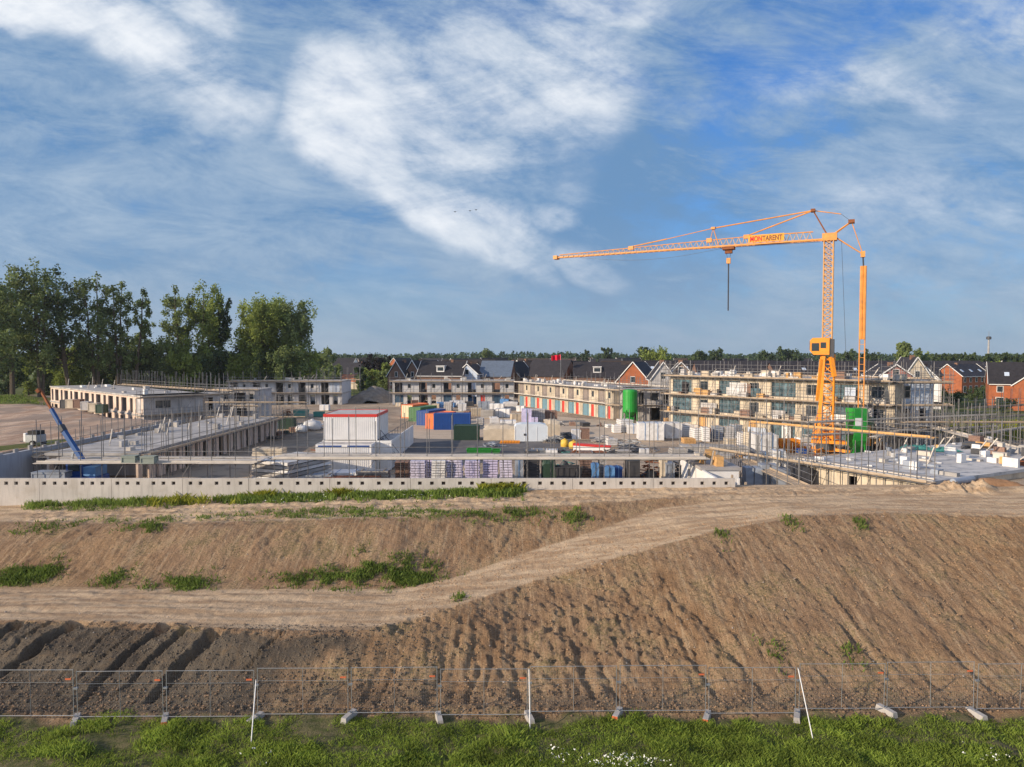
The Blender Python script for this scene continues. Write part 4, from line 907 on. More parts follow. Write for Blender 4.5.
# ------------------------------------------------------------------ houses beyond the site
def house(label, px, D, rot, W, L, eave, ridge, wall, roof, name='house', sky=0, dorm=0, gwin=0, swin=0, chim=True, base=2.0, trim=True, group='houses of the finished quarter behind the site', wingab=None, cat='house'):
    X_ = (px - 512) / F_PX * D * 1.0
    t = thing(name, label, cat, (X_, D, base), R(rot), group)
    ridge -= .45; hw = W / 2
    c0 = Matrix.Translation((0, -L / 2, 0))
    wl = MB().prism([(-hw, 0), (hw, 0), (hw, eave), (0, ridge - .12), (-hw, eave)], 0, L).xf(c0).build('wall', wall, t)
    s = (ridge - eave) / hw; o = .4; th = .22
    rf = MB()
    for sg in (-1, 1):
        P = [(sg * (hw + o), eave - o * s + .05), (0, ridge), (0, ridge + th), (sg * (hw + o), eave - o * s + .05 + th * .8)]
        rf.prism(P, -.22, L + .22)
    rfo = rf.xf(c0).build('roof', roof, t)
    if trim:
        m = MB()
        for y in (-.26, L + .22):
            m = MB()
            for sg in (-1, 1):
                m.beam(c0 @ Vector((sg * (hw + o + .02), y, eave - o * s + .18)), c0 @ Vector((0, y, ridge + th + .02)), .08, .20)
            m.build('bargeboard', M['trim'], t)
        for sg in (-1, 1):
            MB().beam(c0 @ Vector((sg * (hw + o + .06), 0, eave - o * s + .12)), c0 @ Vector((sg * (hw + o + .06), L, eave - o * s + .12)), .14, .16).build('gutter', M['trim'], t)
    if chim and trim:
        MB().box(-.45, .45, L * .28 - L / 2, L * .28 + .7 - L / 2, ridge - .4, ridge + .65).build('chimney', M['brickd'], rfo)
    def win(x, z, w_, h_, side, y=None, par=t):
        f = MB(); g_ = MB()
        if side == 'g':
            yy0 = -L / 2 - .06
            f.box(x - w_ / 2, x + w_ / 2, yy0, yy0 + .058, z, z + h_); g_.box(x - w_ / 2 + .1, x + w_ / 2 - .1, yy0 - .01, yy0 - .002, z + .1, z + h_ - .1)
        else:
            sx = -1 if side == 'l' else 1; xx = sx * (hw + .06); a, b = sorted((xx, xx - sx * .058)); e, f_ = sorted((xx + sx * .01, xx + sx * .002))
            f.box(a, b, y - w_ / 2, y + w_ / 2, z, z + h_); g_.box(e, f_, y - w_ / 2 + .1, y + w_ / 2 - .1, z + .1, z + h_ - .1)
        fo = f.build('window', M['trim'], par); g_.build('pane', M['glass'], fo)
    if gwin:
        win(0, eave - .2, 1.2, 1.5, 'g')
        if gwin > 1:
            for x in (-hw * .5, hw * .5): win(x, .9, 1.4, 1.6, 'g'); win(x, 3.6, 1.3, 1.5, 'g')
    if swin:
        for i in range(swin):
            y = -L / 2 + L * (i + .5) / swin
            for side in ('l', 'r'):
                win(0, 3.6 if eave > 5 else 1, 1.3, 1.5, side, y)
                if eave > 5: win(0, .4, 1.6, 2.1, side, y)
    for i in range(sky):
        y = -L / 2 + L * (i + .6) / (sky + .2)
        for sg in (-1, 1):
            a = Vector((sg * hw * .62, y, eave + (ridge - eave) * .38 + th + .12)); n_ = Vector((sg * s, 0, 1)).normalized(); tdir = Vector((-sg, 0, s)).normalized() * .6
            MB().beam(a - tdir, a + tdir, .95, .08, up=n_).build('skylight', M['skyglaze'], rfo)
    for i in range(dorm):
        y = -L / 2 + L * (i + .5) / dorm
        for sg in (-1, 1):
            zb = eave + (ridge - eave) * .22; xo = sg * hw * .80
            x0_, x1_ = sorted((xo, sg * hw * .25))
            d_ = MB().box(x0_, x1_, y - 1.1, y + 1.1, zb, zb + 1.7).build('dormer', M['trim'], rfo)
            xx = xo + sg * .01; a, b = sorted((xx, xx + sg * .03))
            MB().box(a, b, y - .85, y + .85, zb + .45, zb + 1.45).build('pane', M['glass'], d_)
            x0_, x1_ = sorted((xo + sg * .25, sg * hw * .2)); MB().box(x0_, x1_, y - 1.25, y + 1.25, zb + 1.7, zb + 1.88).build('dormer_roof', M['trim'], d_)
    return t
bk, bd, rt_, rb_ = M['brick'], M['brickd'], M['rooft'], M['roofb']
house('orange brick house with sunlit gable and skylights, left of the rightmost house', 962, 233, -60, 9, 17, 5.6, 9.6, bk, rt_, sky=3, gwin=0, swin=5)
house('orange brick house with white windows and two skylights at the right edge', 1021, 166, 60, 9.5, 13, 5.7, 10.8, bk, rt_, sky=2, swin=3)
house('brick house with sunlit orange gable cut by the right edge of the photo', 1036, 158, -35, 8, 10, 5.6, 9.2, bk, rt_, gwin=1)
house('small red brick gable peeping over dark roofs beside the rightmost house', 986, 262, -25, 8.5, 14, 6.0, 9.2, bk, rt_, gwin=1)
house('long low dark roofed terrace behind the orange gabled houses on the right', 958, 300, 88, 10, 48, 6, 9.8, bd, rt_, swin=4, trim=False)
house('house with a pale gable standing in scaffolding at the right end of the cream block', 909, 165, -8, 5.4, 9, 7.4, 12.0, M['cream'], rt_, gwin=1)
house('house with a narrow white rendered front beside the pale scaffolded gable', 925, 165, -30, 6.5, 9, 6.2, 9.9, M['white'], rt_, gwin=1)
house('pink brick gable with white bargeboards behind the ballast ties of the crane', 887, 140, -8, 5.6, 9, 8.2, 10.6, mk('pink_brick', (.36, .17, .15), .2, 1.2, .9), rt_, gwin=1)
house('first long dark terrace roof behind the cream block, nearest the orange gable', 702, 205, 82, 11, 40, 7.0, 11.0, bd, rt_, swin=5, sky=4, trim=False)
house('second long dark terrace roof behind the cream block, left of the crane', 772, 196, 85, 11, 42, 7.0, 10.9, bd, rt_, swin=5, trim=False)
house('third long dark terrace roof behind the cream block, right of the crane cab', 850, 190, 86, 11, 42, 7.0, 10.7, bd, rt_, swin=5, sky=3, trim=False)
house('dark roofed terrace far behind the crane ballast', 905, 250, 86, 11, 50, 6.6, 10.6, bd, rt_, trim=False)
house('pale gabled house in scaffolding between the orange gable and the cream block', 661, 150, -6, 4.6, 9, 7.4, 11.0, M['greyblock'], rt_, gwin=1)
house('small timber coloured gable above the left end of the cream block roof', 680, 160, -10, 4, 8, 8.4, 10.9, mk('timber_cladding', (.30, .20, .14), .2, 2, .9), rt_, gwin=1)
house('house with a sunlit orange brick gable beside the green silo', 639, 176, -24, 8.0, 12, 5.8, 10.8, bk, rt_, gwin=1, chim=False)
house('dark house joined to the left of the orange gable above the silo', 622, 190, 84, 8, 9, 6.2, 9.9, bd, rt_, trim=False)
house('dark roofed house with a white framed dormer above the red and blue doors', 597, 200, 84, 9, 13, 6.4, 10.6, bd, rt_, dorm=1, trim=False)
house('dark roofed house just right of the white framed dormer', 618, 215, 76, 9, 10, 6.0, 10.8, bd, rb_, trim=False)
house('black hipped looking house with an orange edge left of the white dormer', 575, 212, -66, 8.5, 9, 5.6, 10.8, bk, rt_, sky=1)
house('broad black roofed house beneath the red flag', 552, 206, 62, 10, 12, 6.4, 11.2, bd, rt_, trim=False)
house('brown roofed house with a narrow dormer left of the red flag', 531, 222, -58, 9, 10, 6, 10.9, bd, rb_, dorm=1)
house('small black gabled house between the brown roof and the grey blue roof', 516, 214, -30, 7.5, 9, 6, 10.6, bd, rt_, gwin=1)
t = house('house with a grey blue metal roof and two dark windows behind the yard corner', 498, 205, 80, 10, 9, 6.4, 10.9, bd, M['roofgrey'], trim=False)
for y_ in (-2.2, 2.2): MB().box(3.4, 4.3, y_ - .7, y_ + .7, 7.0, 8.8).build('dark_window', M['glass'], t)
house('black roofed house with a round skylight left of the grey blue roof', 482, 225, 58, 9, 10, 6, 11.2, bd, rt_, sky=1, trim=False)
house('house with a white trimmed cross gable right of the white dormer house', 472, 203, -15, 6.0, 9, 7.0, 10.0, M['tyvek'], M['roofb'], gwin=1)
house('wide black roofed house with one white dormer above the navy panels', 444, 202, 80, 9.5, 13, 6.6, 10.8, bd, rt_, dorm=1)
house('brown roofed house behind and between the dormer house and the cross gable', 460, 222, 84, 9, 11, 6.6, 10.9, bd, rb_, trim=False)
house('brown brick twin gable house, leftmost of the dark roofed group', 409, 208, -38, 7.4, 10, 6.2, 10.8, bd, rt_, gwin=2)
house('brown brick gable joined to the right of the leftmost dark roofed house', 425, 207, -38, 7.4, 10, 6.2, 11.0, bd, rt_, gwin=2)
house('slate roofed house behind the brown brick gables', 434, 240, 70, 9, 12, 6, 10.6, bd, rt_, trim=False)
house('old farmhouse with a long dark thatched roof on the left beyond the rows', 350, 330, 84, 11, 28, 3.2, 9.2, M['cream'], rt_, chim=True)
house('low farmhouse wing with an orange tiled roof in front of the dark farmhouse', 351, 262, 70, 8, 12, 2.6, 5.4, M['cream'], mk('orange_tile', (.42, .15, .07), .2, 2, .85), chim=False)
house('small pale shed with flat dark roof left of the orange tiled wing', 322, 262, 85, 6, 9, 2.4, 3.6, M['white'], rb_, chim=False)
frr = random.Random(5)
side_words = ['brown', 'dark grey', 'black', 'reddish brown', 'slate']
for i, px in enumerate([340, 372, 388, 402, 432, 448, 466, 496, 512, 534, 562, 582, 606, 628, 655, 690, 735, 800, 935, 970, 1000]):
    D = 380 + 60 * frr.random() + (i % 3) * 60
    house('tiny far %s roofed house under the tree line, %s counted from the left' % (side_words[i % 5], ORD[i] if i < 20 else 'last'), px, D, frr.choice([85, -60, 70, -30]), 10, frr.uniform(12, 24), 5.5, 10.2 + frr.random(), frr.choice([bd, bk, M['white']]), frr.choice([rt_, rb_]), chim=False, group='far houses under the tree line')

# ------------------------------------------------------------------ trees
def leaf_quads(C, S, rng_, flat=0.0):
    n = len(C); a = rng_.normal(size=(n, 3)); a /= np.linalg.norm(a, axis=1, keepdims=True)
    b = rng_.normal(size=(n, 3)); b -= (b * a).sum(1, keepdims=True) * a; b /= np.linalg.norm(b, axis=1, keepdims=True)
    S = S[:, None]
    return np.stack([C - a * S, C - b * S * .7, C + a * S, C + b * S * .7], 1).reshape(-1, 3)
def tree(label, px, D, h, r, base=5.0, name='tree', leaf=None, clumps=60, per=110, ls=.34, seed=0, airy=.5, low=.18, lean=0, trunks=1, cat='tree', group=None, cr_pow=1.0):
    rg = np.random.RandomState(seed + 11); X_ = (px - 512) / F_PX * D
    t = thing(name, label, cat, (X_, D, base), 0, group)
    tb = MB(); cl = []
    for q in range(trunks):
        a0 = rg.uniform(0, 6.28); off = np.array([math.cos(a0), math.sin(a0)]) * (0.0 if trunks == 1 else r * .10)
        tilt = np.array([math.cos(a0), math.sin(a0)]) * (0 if trunks == 1 else rg.uniform(.15, .5) * r)
        pts = []; nseg = 7
        for i in range(nseg + 1):
            f = i / nseg; pts.append(np.array([off[0] + tilt[0] * f + lean * f + rg.normal(0, .18) * f, off[1] + tilt[1] * f + rg.normal(0, .18) * f, f * h * (.93 if q == 0 else .85)]))
        r0 = h * .018 / (trunks ** .3)
        for i in range(nseg): tb.tube(pts[i], pts[i + 1], r0 * (1 - i / nseg * .88), r0 * (1 - (i + 1) / nseg * .88), n=7, caps=(i == 0))
        nl = max(5, int(clumps / trunks / 2.3))
        for l in range(nl):
            f = low * .8 + (1 - low) * .9 * ((l + rg.rand()) / nl); i = min(nseg - 1, int(f * nseg)); p0 = pts[i] + (pts[i + 1] - pts[i]) * (f * nseg - i)
            az = rg.uniform(0, 6.28); prof_ = math.sin(math.pi * min(1, (1 - f) * .80 + .12)) ** cr_pow
            rr_ = r * prof_ * rg.uniform(.55, 1.0); up = rg.uniform(.6, 1.3) * rr_ * (1.0 if cr_pow >= 1 else .7)
            p1 = p0 + np.array([math.cos(az) * rr_, math.sin(az) * rr_, up]); p1[2] = min(p1[2], h * .97)
            pm = p0 * .5 + p1 * .5 + np.array([0, 0, -.1 * rr_])
            rl = r0 * (1 - f * .8) * .45; tb.tube(p0, pm, rl, rl * .6, n=5, caps=False); tb.tube(pm, p1, rl * .6, rl * .2, n=5, caps=False)
            for k, g_ in enumerate((.34, .55, .72, .88, 1.03)):
                if rg.rand() < .22: continue
                c = p0 + (p1 - p0) * g_ + rg.normal(0, r * .12, 3); cl.append(c)
                if rg.rand() < .3: tb.tube(p0 + (p1 - p0) * .55, c, rl * .35, rl * .1, n=4, caps=False)
        cl.append(pts[-1]); cl.append(pts[-1] * .97 + np.array([.3, .2, 0]))
    cl = np.array(cl); nc = len(cl); rad = r * rg.uniform(.09, .20, nc)
    n_each = np.maximum(10, (per * .85 * (rad / (r * .15)) ** 2 * rg.uniform(.3, 1.2, nc))).astype(int)
    C = np.repeat(cl, n_each, 0); Rr = np.repeat(rad, n_each)
    d_ = rg.normal(size=C.shape); d_ /= np.linalg.norm(d_, axis=1, keepdims=True)
    C = C + d_ * (Rr * rg.uniform(.05, 1.5, len(C)) ** .8)[:, None] * np.array([1, 1, 1.5])
    C[:, 2] = np.maximum(C[:, 2], .4)
    V = leaf_quads(C, rg.uniform(.6, 1.2, len(C)) * ls * .85, rg)
    tb.build('trunk', M['bark'], t)
    np_mesh('crown', V, np.arange(len(V)).reshape(-1, 4), leaf or M['leaf_poplar'], t)
    return t
ptg = 'tall poplars on the left'
def th_(ytop, D, base): return CAM_Z + (HOR - ytop) / F_PX * D - base
for i, (px, ytop, D, r, tr_, lf, cl_, lab) in enumerate([
    (-14, 262, 150, 6.0, 2, 'leaf_poplar', 84, 'tall poplar cut off by the left edge of the photo'),
    (12, 259, 160, 5.6, 1, 'leaf_poplar', 76, 'tall dark poplar with its trunk close to the left edge'),
    (40, 256, 163, 6.4, 3, 'leaf_poplar', 92, 'tallest poplar, forked low down beside the small grassy field'),
    (72, 261, 168, 6.6, 2, 'leaf_dark', 88, 'dense poplar just right of the tallest one'),
    (98, 266, 172, 5.2, 2, 'leaf_poplar', 66, 'airy poplar with several slender bare trunks'),
    (118, 274, 176, 4.4, 2, 'leaf_poplar', 60, 'thin poplar with sky showing between its limbs'),
    (134, 284, 180, 3.2, 1, 'leaf_poplar', 46, 'sparse poplar leaning right at the end of the left group'),
    (183, 283, 190, 4.8, 2, 'leaf_poplar', 84, 'broad poplar on the left side of the middle clump'),
    (202, 280, 190, 6.4, 2, 'leaf_light', 100, 'bright green poplar forming the top of the middle clump'),
    (219, 290, 194, 4.0, 1, 'leaf_dark', 70, 'dark poplar on the right side of the middle clump'),
    (252, 298, 186, 5.8, 2, 'leaf_light', 170, 'bright green rounded tree at the left of the right hand clump'),
    (270, 294, 188, 7.4, 2, 'leaf_light', 180, 'largest rounded tree of the right hand clump'),
    (292, 298, 190, 5.6, 1, 'leaf_poplar', 150, 'dark dense tree ending the clump of tall trees on the right')]):
    b_ = 4.6; tree(lab, px, D, th_(ytop, D, b_), r, b_, 'poplar_tree', M[lf], cl_, 78 if i < 7 else 100, .36, seed=i, trunks=tr_, low=.26 if i < 7 else .10, lean=(3 if i == 6 else 0), group=ptg, cr_pow=.75 if i < 10 else .55)
# lower trees and shrubs under the poplars
for i, (px, ytop, D, r, lf) in enumerate([(8, 345, 175, 4.5, 'leaf_dark'), (28, 352, 190, 4, 'leaf_light'), (66, 348, 175, 4.6, 'leaf_light'), (88, 338, 185, 5, 'leaf_dark'), (110, 342, 178, 5, 'leaf_dark'), (132, 336, 190, 5.4, 'leaf_poplar'), (150, 340, 186, 5.4, 'leaf_dark'), (166, 344, 184, 4.6, 'leaf_poplar'), (183, 352, 182, 4.4, 'leaf_light'), (200, 356, 184, 4.2, 'leaf_poplar'), (222, 350, 184, 5, 'leaf_dark'), (244, 358, 182, 4.8, 'leaf_light'), (262, 352, 184, 5, 'leaf_dark'), (286, 350, 184, 5.2, 'leaf_poplar'), (303, 352, 188, 4.4, 'leaf_light'), (120, 362, 182, 4, 'leaf_light'), (50, 358, 185, 4.2, 'leaf_dark')]):
    w_ = {'leaf_dark': 'dark', 'leaf_light': 'bright green', 'leaf_poplar': 'mid green'}[lf]
    tree('%s leafy undergrowth tree beneath the poplars, %s from the left' % (w_, ORD[i]), px, D, max(4.5, th_(ytop, D, 3.5)), r, 3.5, 'understory_tree', M[lf], 60, 90, .34, seed=50 + i, low=.02, group='undergrowth trees beneath the poplars', cr_pow=.4)
# single trees in the middle distance
mids = [(903, 340, 290, 4.6, 'leaf_poplar', 'tall rounded dark green tree above the scaffolds right of the crane'), (920, 350, 300, 4.6, 'leaf_poplar', 'lower spreading tree just right of the tall rounded one'),
 (645, 348, 380, 5.5, 'leaf_dark', 'broad dark tree rising over the roofs beside the orange gable'), (655, 352, 330, 6.5, 'leaf_light', 'bright green tree right of the broad dark tree over the roofs'), (585, 349, 520, 2.4, 'leaf_dark', 'thin pointed conifer on the skyline right of the red flag'), (608, 348, 520, 4.4, 'leaf_dark', 'dark skyline tree between the conifer and the orange gable'),
 (489, 350, 500, 6.0, 'leaf_poplar', 'wide skyline tree above the grey blue roof'), (325, 349, 260, 5.0, 'leaf_poplar', 'leafy tree beside the dark farmhouse on the left'), (312, 358, 220, 3.6, 'leaf_light', 'bright green bush tree left of the farmhouse'), (377, 359, 262, 5.2, 'leaf_copper', 'round copper coloured tree right of the farmhouse'),
 (392, 366, 245, 4.2, 'leaf_light', 'light green tree below the copper coloured tree'), (372, 370, 230, 3.2, 'leaf_light', 'small bush between the farm wing and the light green tree'), (335, 366, 240, 3.4, 'leaf_poplar', 'small dark tree in front of the farmhouse'), (402, 366, 232, 3.0, 'leaf_light', 'yellowish tree touching the leftmost dark roofed house'), (362, 368, 236, 2.6, 'leaf_dark', 'dark shrub beside the orange tiled wing'), (386, 372, 226, 3.4, 'leaf_poplar', 'low bush above the soil heap'),
 (700, 352, 420, 6.5, 'leaf_dark', 'dark tree behind the first terrace roof'), (716, 351, 430, 6.5, 'leaf_dark', 'second dark tree over the first terrace roof'), (765, 353, 420, 6.4, 'leaf_dark', 'tree over the second terrace roof'), (788, 351, 420, 7.0, 'leaf_dark', 'broad dark tree just left of the crane cab'), (846, 352, 420, 5, 'leaf_dark', 'tree directly right of the crane mast on the skyline'), (872, 353, 420, 5, 'leaf_dark', 'dark skyline tree right of the ballast ties of the crane'),
 (998, 362, 240, 2.8, 'leaf_light', 'light green bush tree in front of the small red brick gable')]
for i, (px, yt, D, r, lf, lab) in enumerate(mids): tree(lab, px, D, th_(yt, D, 2), r * (.62 if i == 0 else 1), 2, 'tree', M[lf], 240 if i == 0 else 44, 60, .0016 * D + .12, seed=90 + i, low=.04, group='single trees around the houses', cr_pow=.45)
rowr = [(936, 353), (946, 353.5), (956, 353), (965, 352), (975, 351.5), (985, 352.5), (995, 352), (1006, 351.5), (1016, 352.5), (1026, 352)]
for i, (px, yt) in enumerate(rowr): tree('%s round crowned tree from the left in the row above the right hand houses' % ORD[i], px, 330, th_(yt, 330, 2), 2.9, 2, 'round_tree', M['leaf_dark'], 40, 60, .6, seed=140 + i, low=.2, group='row of round crowned trees on the right', cr_pow=.6)
# far-off wood
def wood(name, n, Da, Db, topfn, per, ls, seed, mat):
    rg = np.random.RandomState(seed); C = []; S = []
    for i in range(n):
        D = rg.uniform(Da, Db); px = rg.uniform(-150, 1180); X_ = (px - 512) / F_PX * D; tp = topfn(px) * rg.uniform(.90, 1.05); spire = 470 < px < 640 or rg.rand() < .2
        r = D * (.0035 if spire else .0085) * rg.uniform(.7, 1.3)
        k = per; d_ = rg.normal(size=(k, 3)); d_ /= np.linalg.norm(d_, axis=1, keepdims=True)
        hc = tp * (.5 if spire else .45)
        cc = np.array([X_, D, 2 + tp - hc]) + d_ * np.array([r, r, hc]) * rg.uniform(.7, 1.05, (k, 1)); C.append(cc); S.append(np.full(k, ls * D / 700))
    C = np.concatenate(C); S = np.concatenate(S) * rg.uniform(.6, 1.2, len(C))
    V = leaf_quads(C, S, rg); return tag(np_mesh(name, V, np.arange(len(V)).reshape(-1, 4), mat), kind='stuff')
def topf(D0):
    def f(px):
        yt = 353.2 + 1.6 * math.sin(px * .021) * .5 + .7 * math.sin(px * .13)
        if px > 640: yt += .4
        return CAM_Z + (HOR - yt) / F_PX * D0 - 2
    return f
wood('distant_wood', 1700, 640, 820, topf(730), 40, 1.5, 1, M['leaf_far'])
wood('distant_tree_belt', 420, 420, 620, lambda px: 11.0 + 1.2 * math.sin(px * .09), 46, 1.5, 2, foliage('mid_far_leaf', (.04, .062, .026), scale=.05))
wood('distant_hedges', 300, 260, 400, lambda px: 4.5 + 2.0 * math.sin(px * .17), 40, 1.1, 4, M['leaf_poplar'])
# low shrubs behind the right deck and beside rows
for i, (px, D, r, h_) in enumerate([(925, 190, 3, 3.5), (940, 200, 3.4, 3), (975, 185, 3, 3.2), (1003, 150, 2.4, 2.4), (955, 178, 2.8, 2.6), (985, 196, 3, 3)]):
    tree('%s dark green garden shrub in front of the orange brick houses, counted from the left' % ORD[i], px, D, h_, r, 2, 'shrub', M['leaf_dark'], 24, 60, .22, seed=170 + i, low=.0, group='garden shrubs by the brick houses', cat='shrub', cr_pow=.4)
pts = []
for k in range(2600):
    X_ = rng.uniform(66, 112); Y_ = rng.uniform(100, 128); pts.append((X_, Y_, 2.0))
tag(blades('rough_grass', pts, .3, .9, .10, M['rape'], 3, .5, .7), kind='stuff')
pts = [(rng.uniform(-170, -93), rng.uniform(134, 160), 5) for k in range(2500)]
tag(blades('meadow_grass', [(a, b, H(a, b)) for a, b, c in pts[:1500]], .2, .6, .12, M['weed'], 4, .8, .7), kind='stuff')

# telecom mast, flag, birds
tm = thing('communication_mast', 'tall thin grey communication mast on the skyline at the far right', 'mast', ((988 - 512) / F_PX * 600, 600, 2))
MB().tube((0, 0, 0), (0, 0, 26), 1.0, .6, 10).build('shaft', M['con'], tm); MB().lathe([(1.5, 26), (1.9, 26.3), (1.9, 28), (1.2, 28.5)], 12).build('platform', M['dark'], tm); MB().tube((0, 0, 28.4), (0, 0, 33), .3, .15, 6).build('antenna', M['galv'], tm)
fg = thing('flag', 'red flag flying above the black roofed houses in the middle', 'flag', ((556 - 512) / F_PX * 196, 196, 2))
MB().tube((1.3, 0, 0), (1.3, 0, 12.5), .06, .05, 6).build('flagpole', M['galv'], fg)
n_ = 14; V, F = [], []
for i in range(n_):
    x = 1.25 - 2.5 * i / (n_ - 1); y = .25 * math.sin(i * .9)
    V += [(x, y, 12.4 - .35 * i / n_), (x, y + .08, 10.9 - .2 * i / n_ + .1 * math.sin(i))]
F = [(2 * i, 2 * i + 2, 2 * i + 3, 2 * i + 1) for i in range(n_ - 1)]
m = MB(); m.v = V + [(a, b + .03, c) for a, b, c in V]; m.f = F + [tuple(q + len(V) for q in f) for f in F]; m.build('cloth', mk('flag_red', (.60, .01, .04), .1, 3, .8), fg)
for px, py in ((455, 212), (470, 211), (476, 210)):
    p = atY(px, py, 120); V = [(-.55, 0, .22), (-.2, .12, .08), (0, .3, 0), (.2, .12, .08), (.55, 0, .22), (.2, -.06, .06), (0, -.28, 0), (-.2, -.06, .06), (0, .3, .06), (0, -.28, .06)]
    m = MB(); m.v = V; m.f = [(0, 1, 7), (1, 2, 6, 7), (2, 3, 5, 6), (3, 4, 5), (1, 8, 9, 7), (8, 3, 5, 9)]
    b_ = m.build('bird', M['dark']); b_.location = p; tag(b_, {455:'tiny dark bird flying apart, left of the other two',470:'tiny dark bird in the middle of the three in the sky',476:'rightmost of the three tiny dark birds in the sky'}[px], 'bird', 'birds in the sky')
# ------------------------------------------------------------------ yard objects
def spot(px, yb=None, D=None, z=2.0):
    if D is None: p = at(px, yb, z)
    else: k = ray(px, 400); p = Vector((k.x / k.y * D, D, z))
    return p
def Zt(y, D): return CAM_Z + (HOR - y) / F_PX * D
def pallet(t, w, d, z=0.0):
    m = MB()
    for k in range(3): yy0 = -d / 2 + k * (d - .1) / 2; m.box(-w / 2, w / 2, yy0, yy0 + .1, z, z + .09)
    n = max(4, int(w / .2))
    for k in range(n): xx = -w / 2 + k * (w - .1) / (n - 1); m.box(xx, xx + .1, -d / 2, d / 2, z + .092, z + .12)
    return m.build('pallet', M['plank'], t)
SEED = [1]
def stack(kind, label, cat, px, yb, wpx, hpx, mat, D=None, rot=0, dep=None, z=2.0, group=None, name=None, pal=True, jit=.02):
    p = spot(px, yb, D, z); Dd = p.y; w_ = wpx / F_PX * Dd; h_ = hpx / F_PX * Dd; d_ = dep or max(.8, min(w_, 1.3))
    names = {'wrap': 'wrapped_pallet', 'slabs': 'slab_stack', 'bricks': 'brick_pallet', 'timber': 'timber_stack', 'tarp': 'covered_pile', 'bin': 'waste_bin', 'bags': 'bulk_bag', 'heap': 'scrap_heap', 'crate': 'site_crate'}
    t = thing(name or names[kind], label, cat, (p.x, p.y + d_ / 2, H(p.x, p.y) if z == 2.0 else z), R(rot), group)
    SEED[0] += 1; rn = random.Random(SEED[0]); z0 = .13 if pal else 0
    if pal: pallet(t, w_, d_)
    if kind == 'wrap':
        m = MB(); nxx, nyy, nzz = max(2, int(w_ / .5)), 2, max(2, int(h_ / .45)); hh = h_ - z0
        # faceted bale with bulging film
        nx1 = nxx + 1; V = {}
        def vid(i, j, k):
            key = (i, j, k)
            if key not in V:
                x = -w_ / 2 + w_ * i / nxx; y = -d_ / 2 + d_ * j / nyy; zz_ = z0 + hh * k / nzz
                V[key] = len(m.v); e = .03
                m.v.append((x + rn.uniform(-e, e), y + rn.uniform(-e, e), zz_ + (rn.uniform(-e, e) if k else 0)))
            return V[key]
        for i in range(nxx):
            for k in range(nzz):
                for j in (0, nyy): m.f.append((vid(i, j, k), vid(i + 1, j, k), vid(i + 1, j, k + 1), vid(i, j, k + 1)))
            for j in range(nyy):
                for k in (0, nzz): m.f.append((vid(i, j, k), vid(i + 1, j, k), vid(i + 1, j + 1, k), vid(i, j + 1, k)))
        for j in range(nyy):
            for k in range(nzz):
                for i in (0, nxx): m.f.append((vid(i, j, k), vid(i, j + 1, k), vid(i, j + 1, k + 1), vid(i, j, k + 1)))
        ld = m.build('wrapped_load', mat, t)
        mb = MB()
        for q in range(max(1, int(w_ / 1.2))):
            x = -w_ / 2 + w_ * (q + .5) / max(1, int(w_ / 1.2)); mb.box(x - .03, x + .03, -d_ / 2 - .045, d_ / 2 + .045, h_ + .035, h_ + .045); mb.box(x - .03, x + .03, -d_ / 2 - .055, -d_ / 2 - .04, z0, h_ + .045)
        mb.build('strap', M['lblue'] if rn.random() < .4 else M['dark'], t)
    elif kind in ('slabs', 'timber', 'bricks'):
        lay = {'slabs': .26, 'timber': .16, 'bricks': .24}[kind]; n = max(1, int((h_ - z0) / lay)); lay = (h_ - z0) / n
        m = MB(); cols = {'slabs': 1 if w_ < 3 else int(w_ / 1.2), 'timber': max(2, int(w_ / .35)), 'bricks': max(2, int(w_ / .36))}[kind]
        for k in range(n):
            ox = rn.uniform(-jit, jit) * 2; oy = rn.uniform(-jit, jit) * 2
            for c in range(cols):
                x0_ = -w_ / 2 + w_ * c / cols; g_ = .02
                m.box(x0_ + g_ + ox, x0_ + w_ / cols - g_ + ox, -d_ / 2 + oy + rn.uniform(0, jit), d_ / 2 + oy, z0 + k * lay, z0 + (k + 1) * lay - (.05 if kind != 'bricks' else .06))
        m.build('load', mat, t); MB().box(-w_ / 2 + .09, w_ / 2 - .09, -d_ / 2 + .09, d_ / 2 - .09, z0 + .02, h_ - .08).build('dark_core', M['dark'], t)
        if kind == 'slabs':
            m = MB()
            for k in range(n + 0):
                for x in (-w_ * .35, w_ * .35): m.box(x - .05, x + .05, -d_ / 2 + .03, d_ / 2 - .03, z0 + (k + 1) * lay - .049, z0 + (k + 1) * lay - .002)
            m.build('spacers', M['plank'], t)
    elif kind == 'tarp':
        m = MB(); n = 8; V = []
        for i in range(n + 1):
            for j in range(7):
                u_ = i / n; v_ = j / 6; x = -w_ / 2 + w_ * u_; y = -d_ / 2 + d_ * v_
                prof_ = [0, .80, 1, 1.02, 1, .82, 0][j]; y = [-d_ / 2 - .03, -d_ / 2, -d_ / 3, 0, d_ / 3, d_ / 2, d_ / 2 + .03][j]
                m.v.append((x + rn.uniform(-.04, .04), y, max(0, prof_ * h_ * (1 - .08 * abs(2 * u_ - 1) ** 3) + (rn.uniform(-.06, .06) if prof_ else 0))))
        for i in range(n):
            for j in range(6): m.f.append((i * 7 + j, (i + 1) * 7 + j, (i + 1) * 7 + j + 1, i * 7 + j + 1))
        m.build('tarpaulin', mat, t)
        MB().box(-w_ / 2 + .06, w_ / 2 - .06, -d_ / 2 + .08, d_ / 2 - .08, 0, h_ * .74).build('stacked_boards', M['brownp'], t)
    elif kind == 'bin':
        hw_, hd = w_ / 2, d_ / 2
        m = MB(); a = .15 * h_
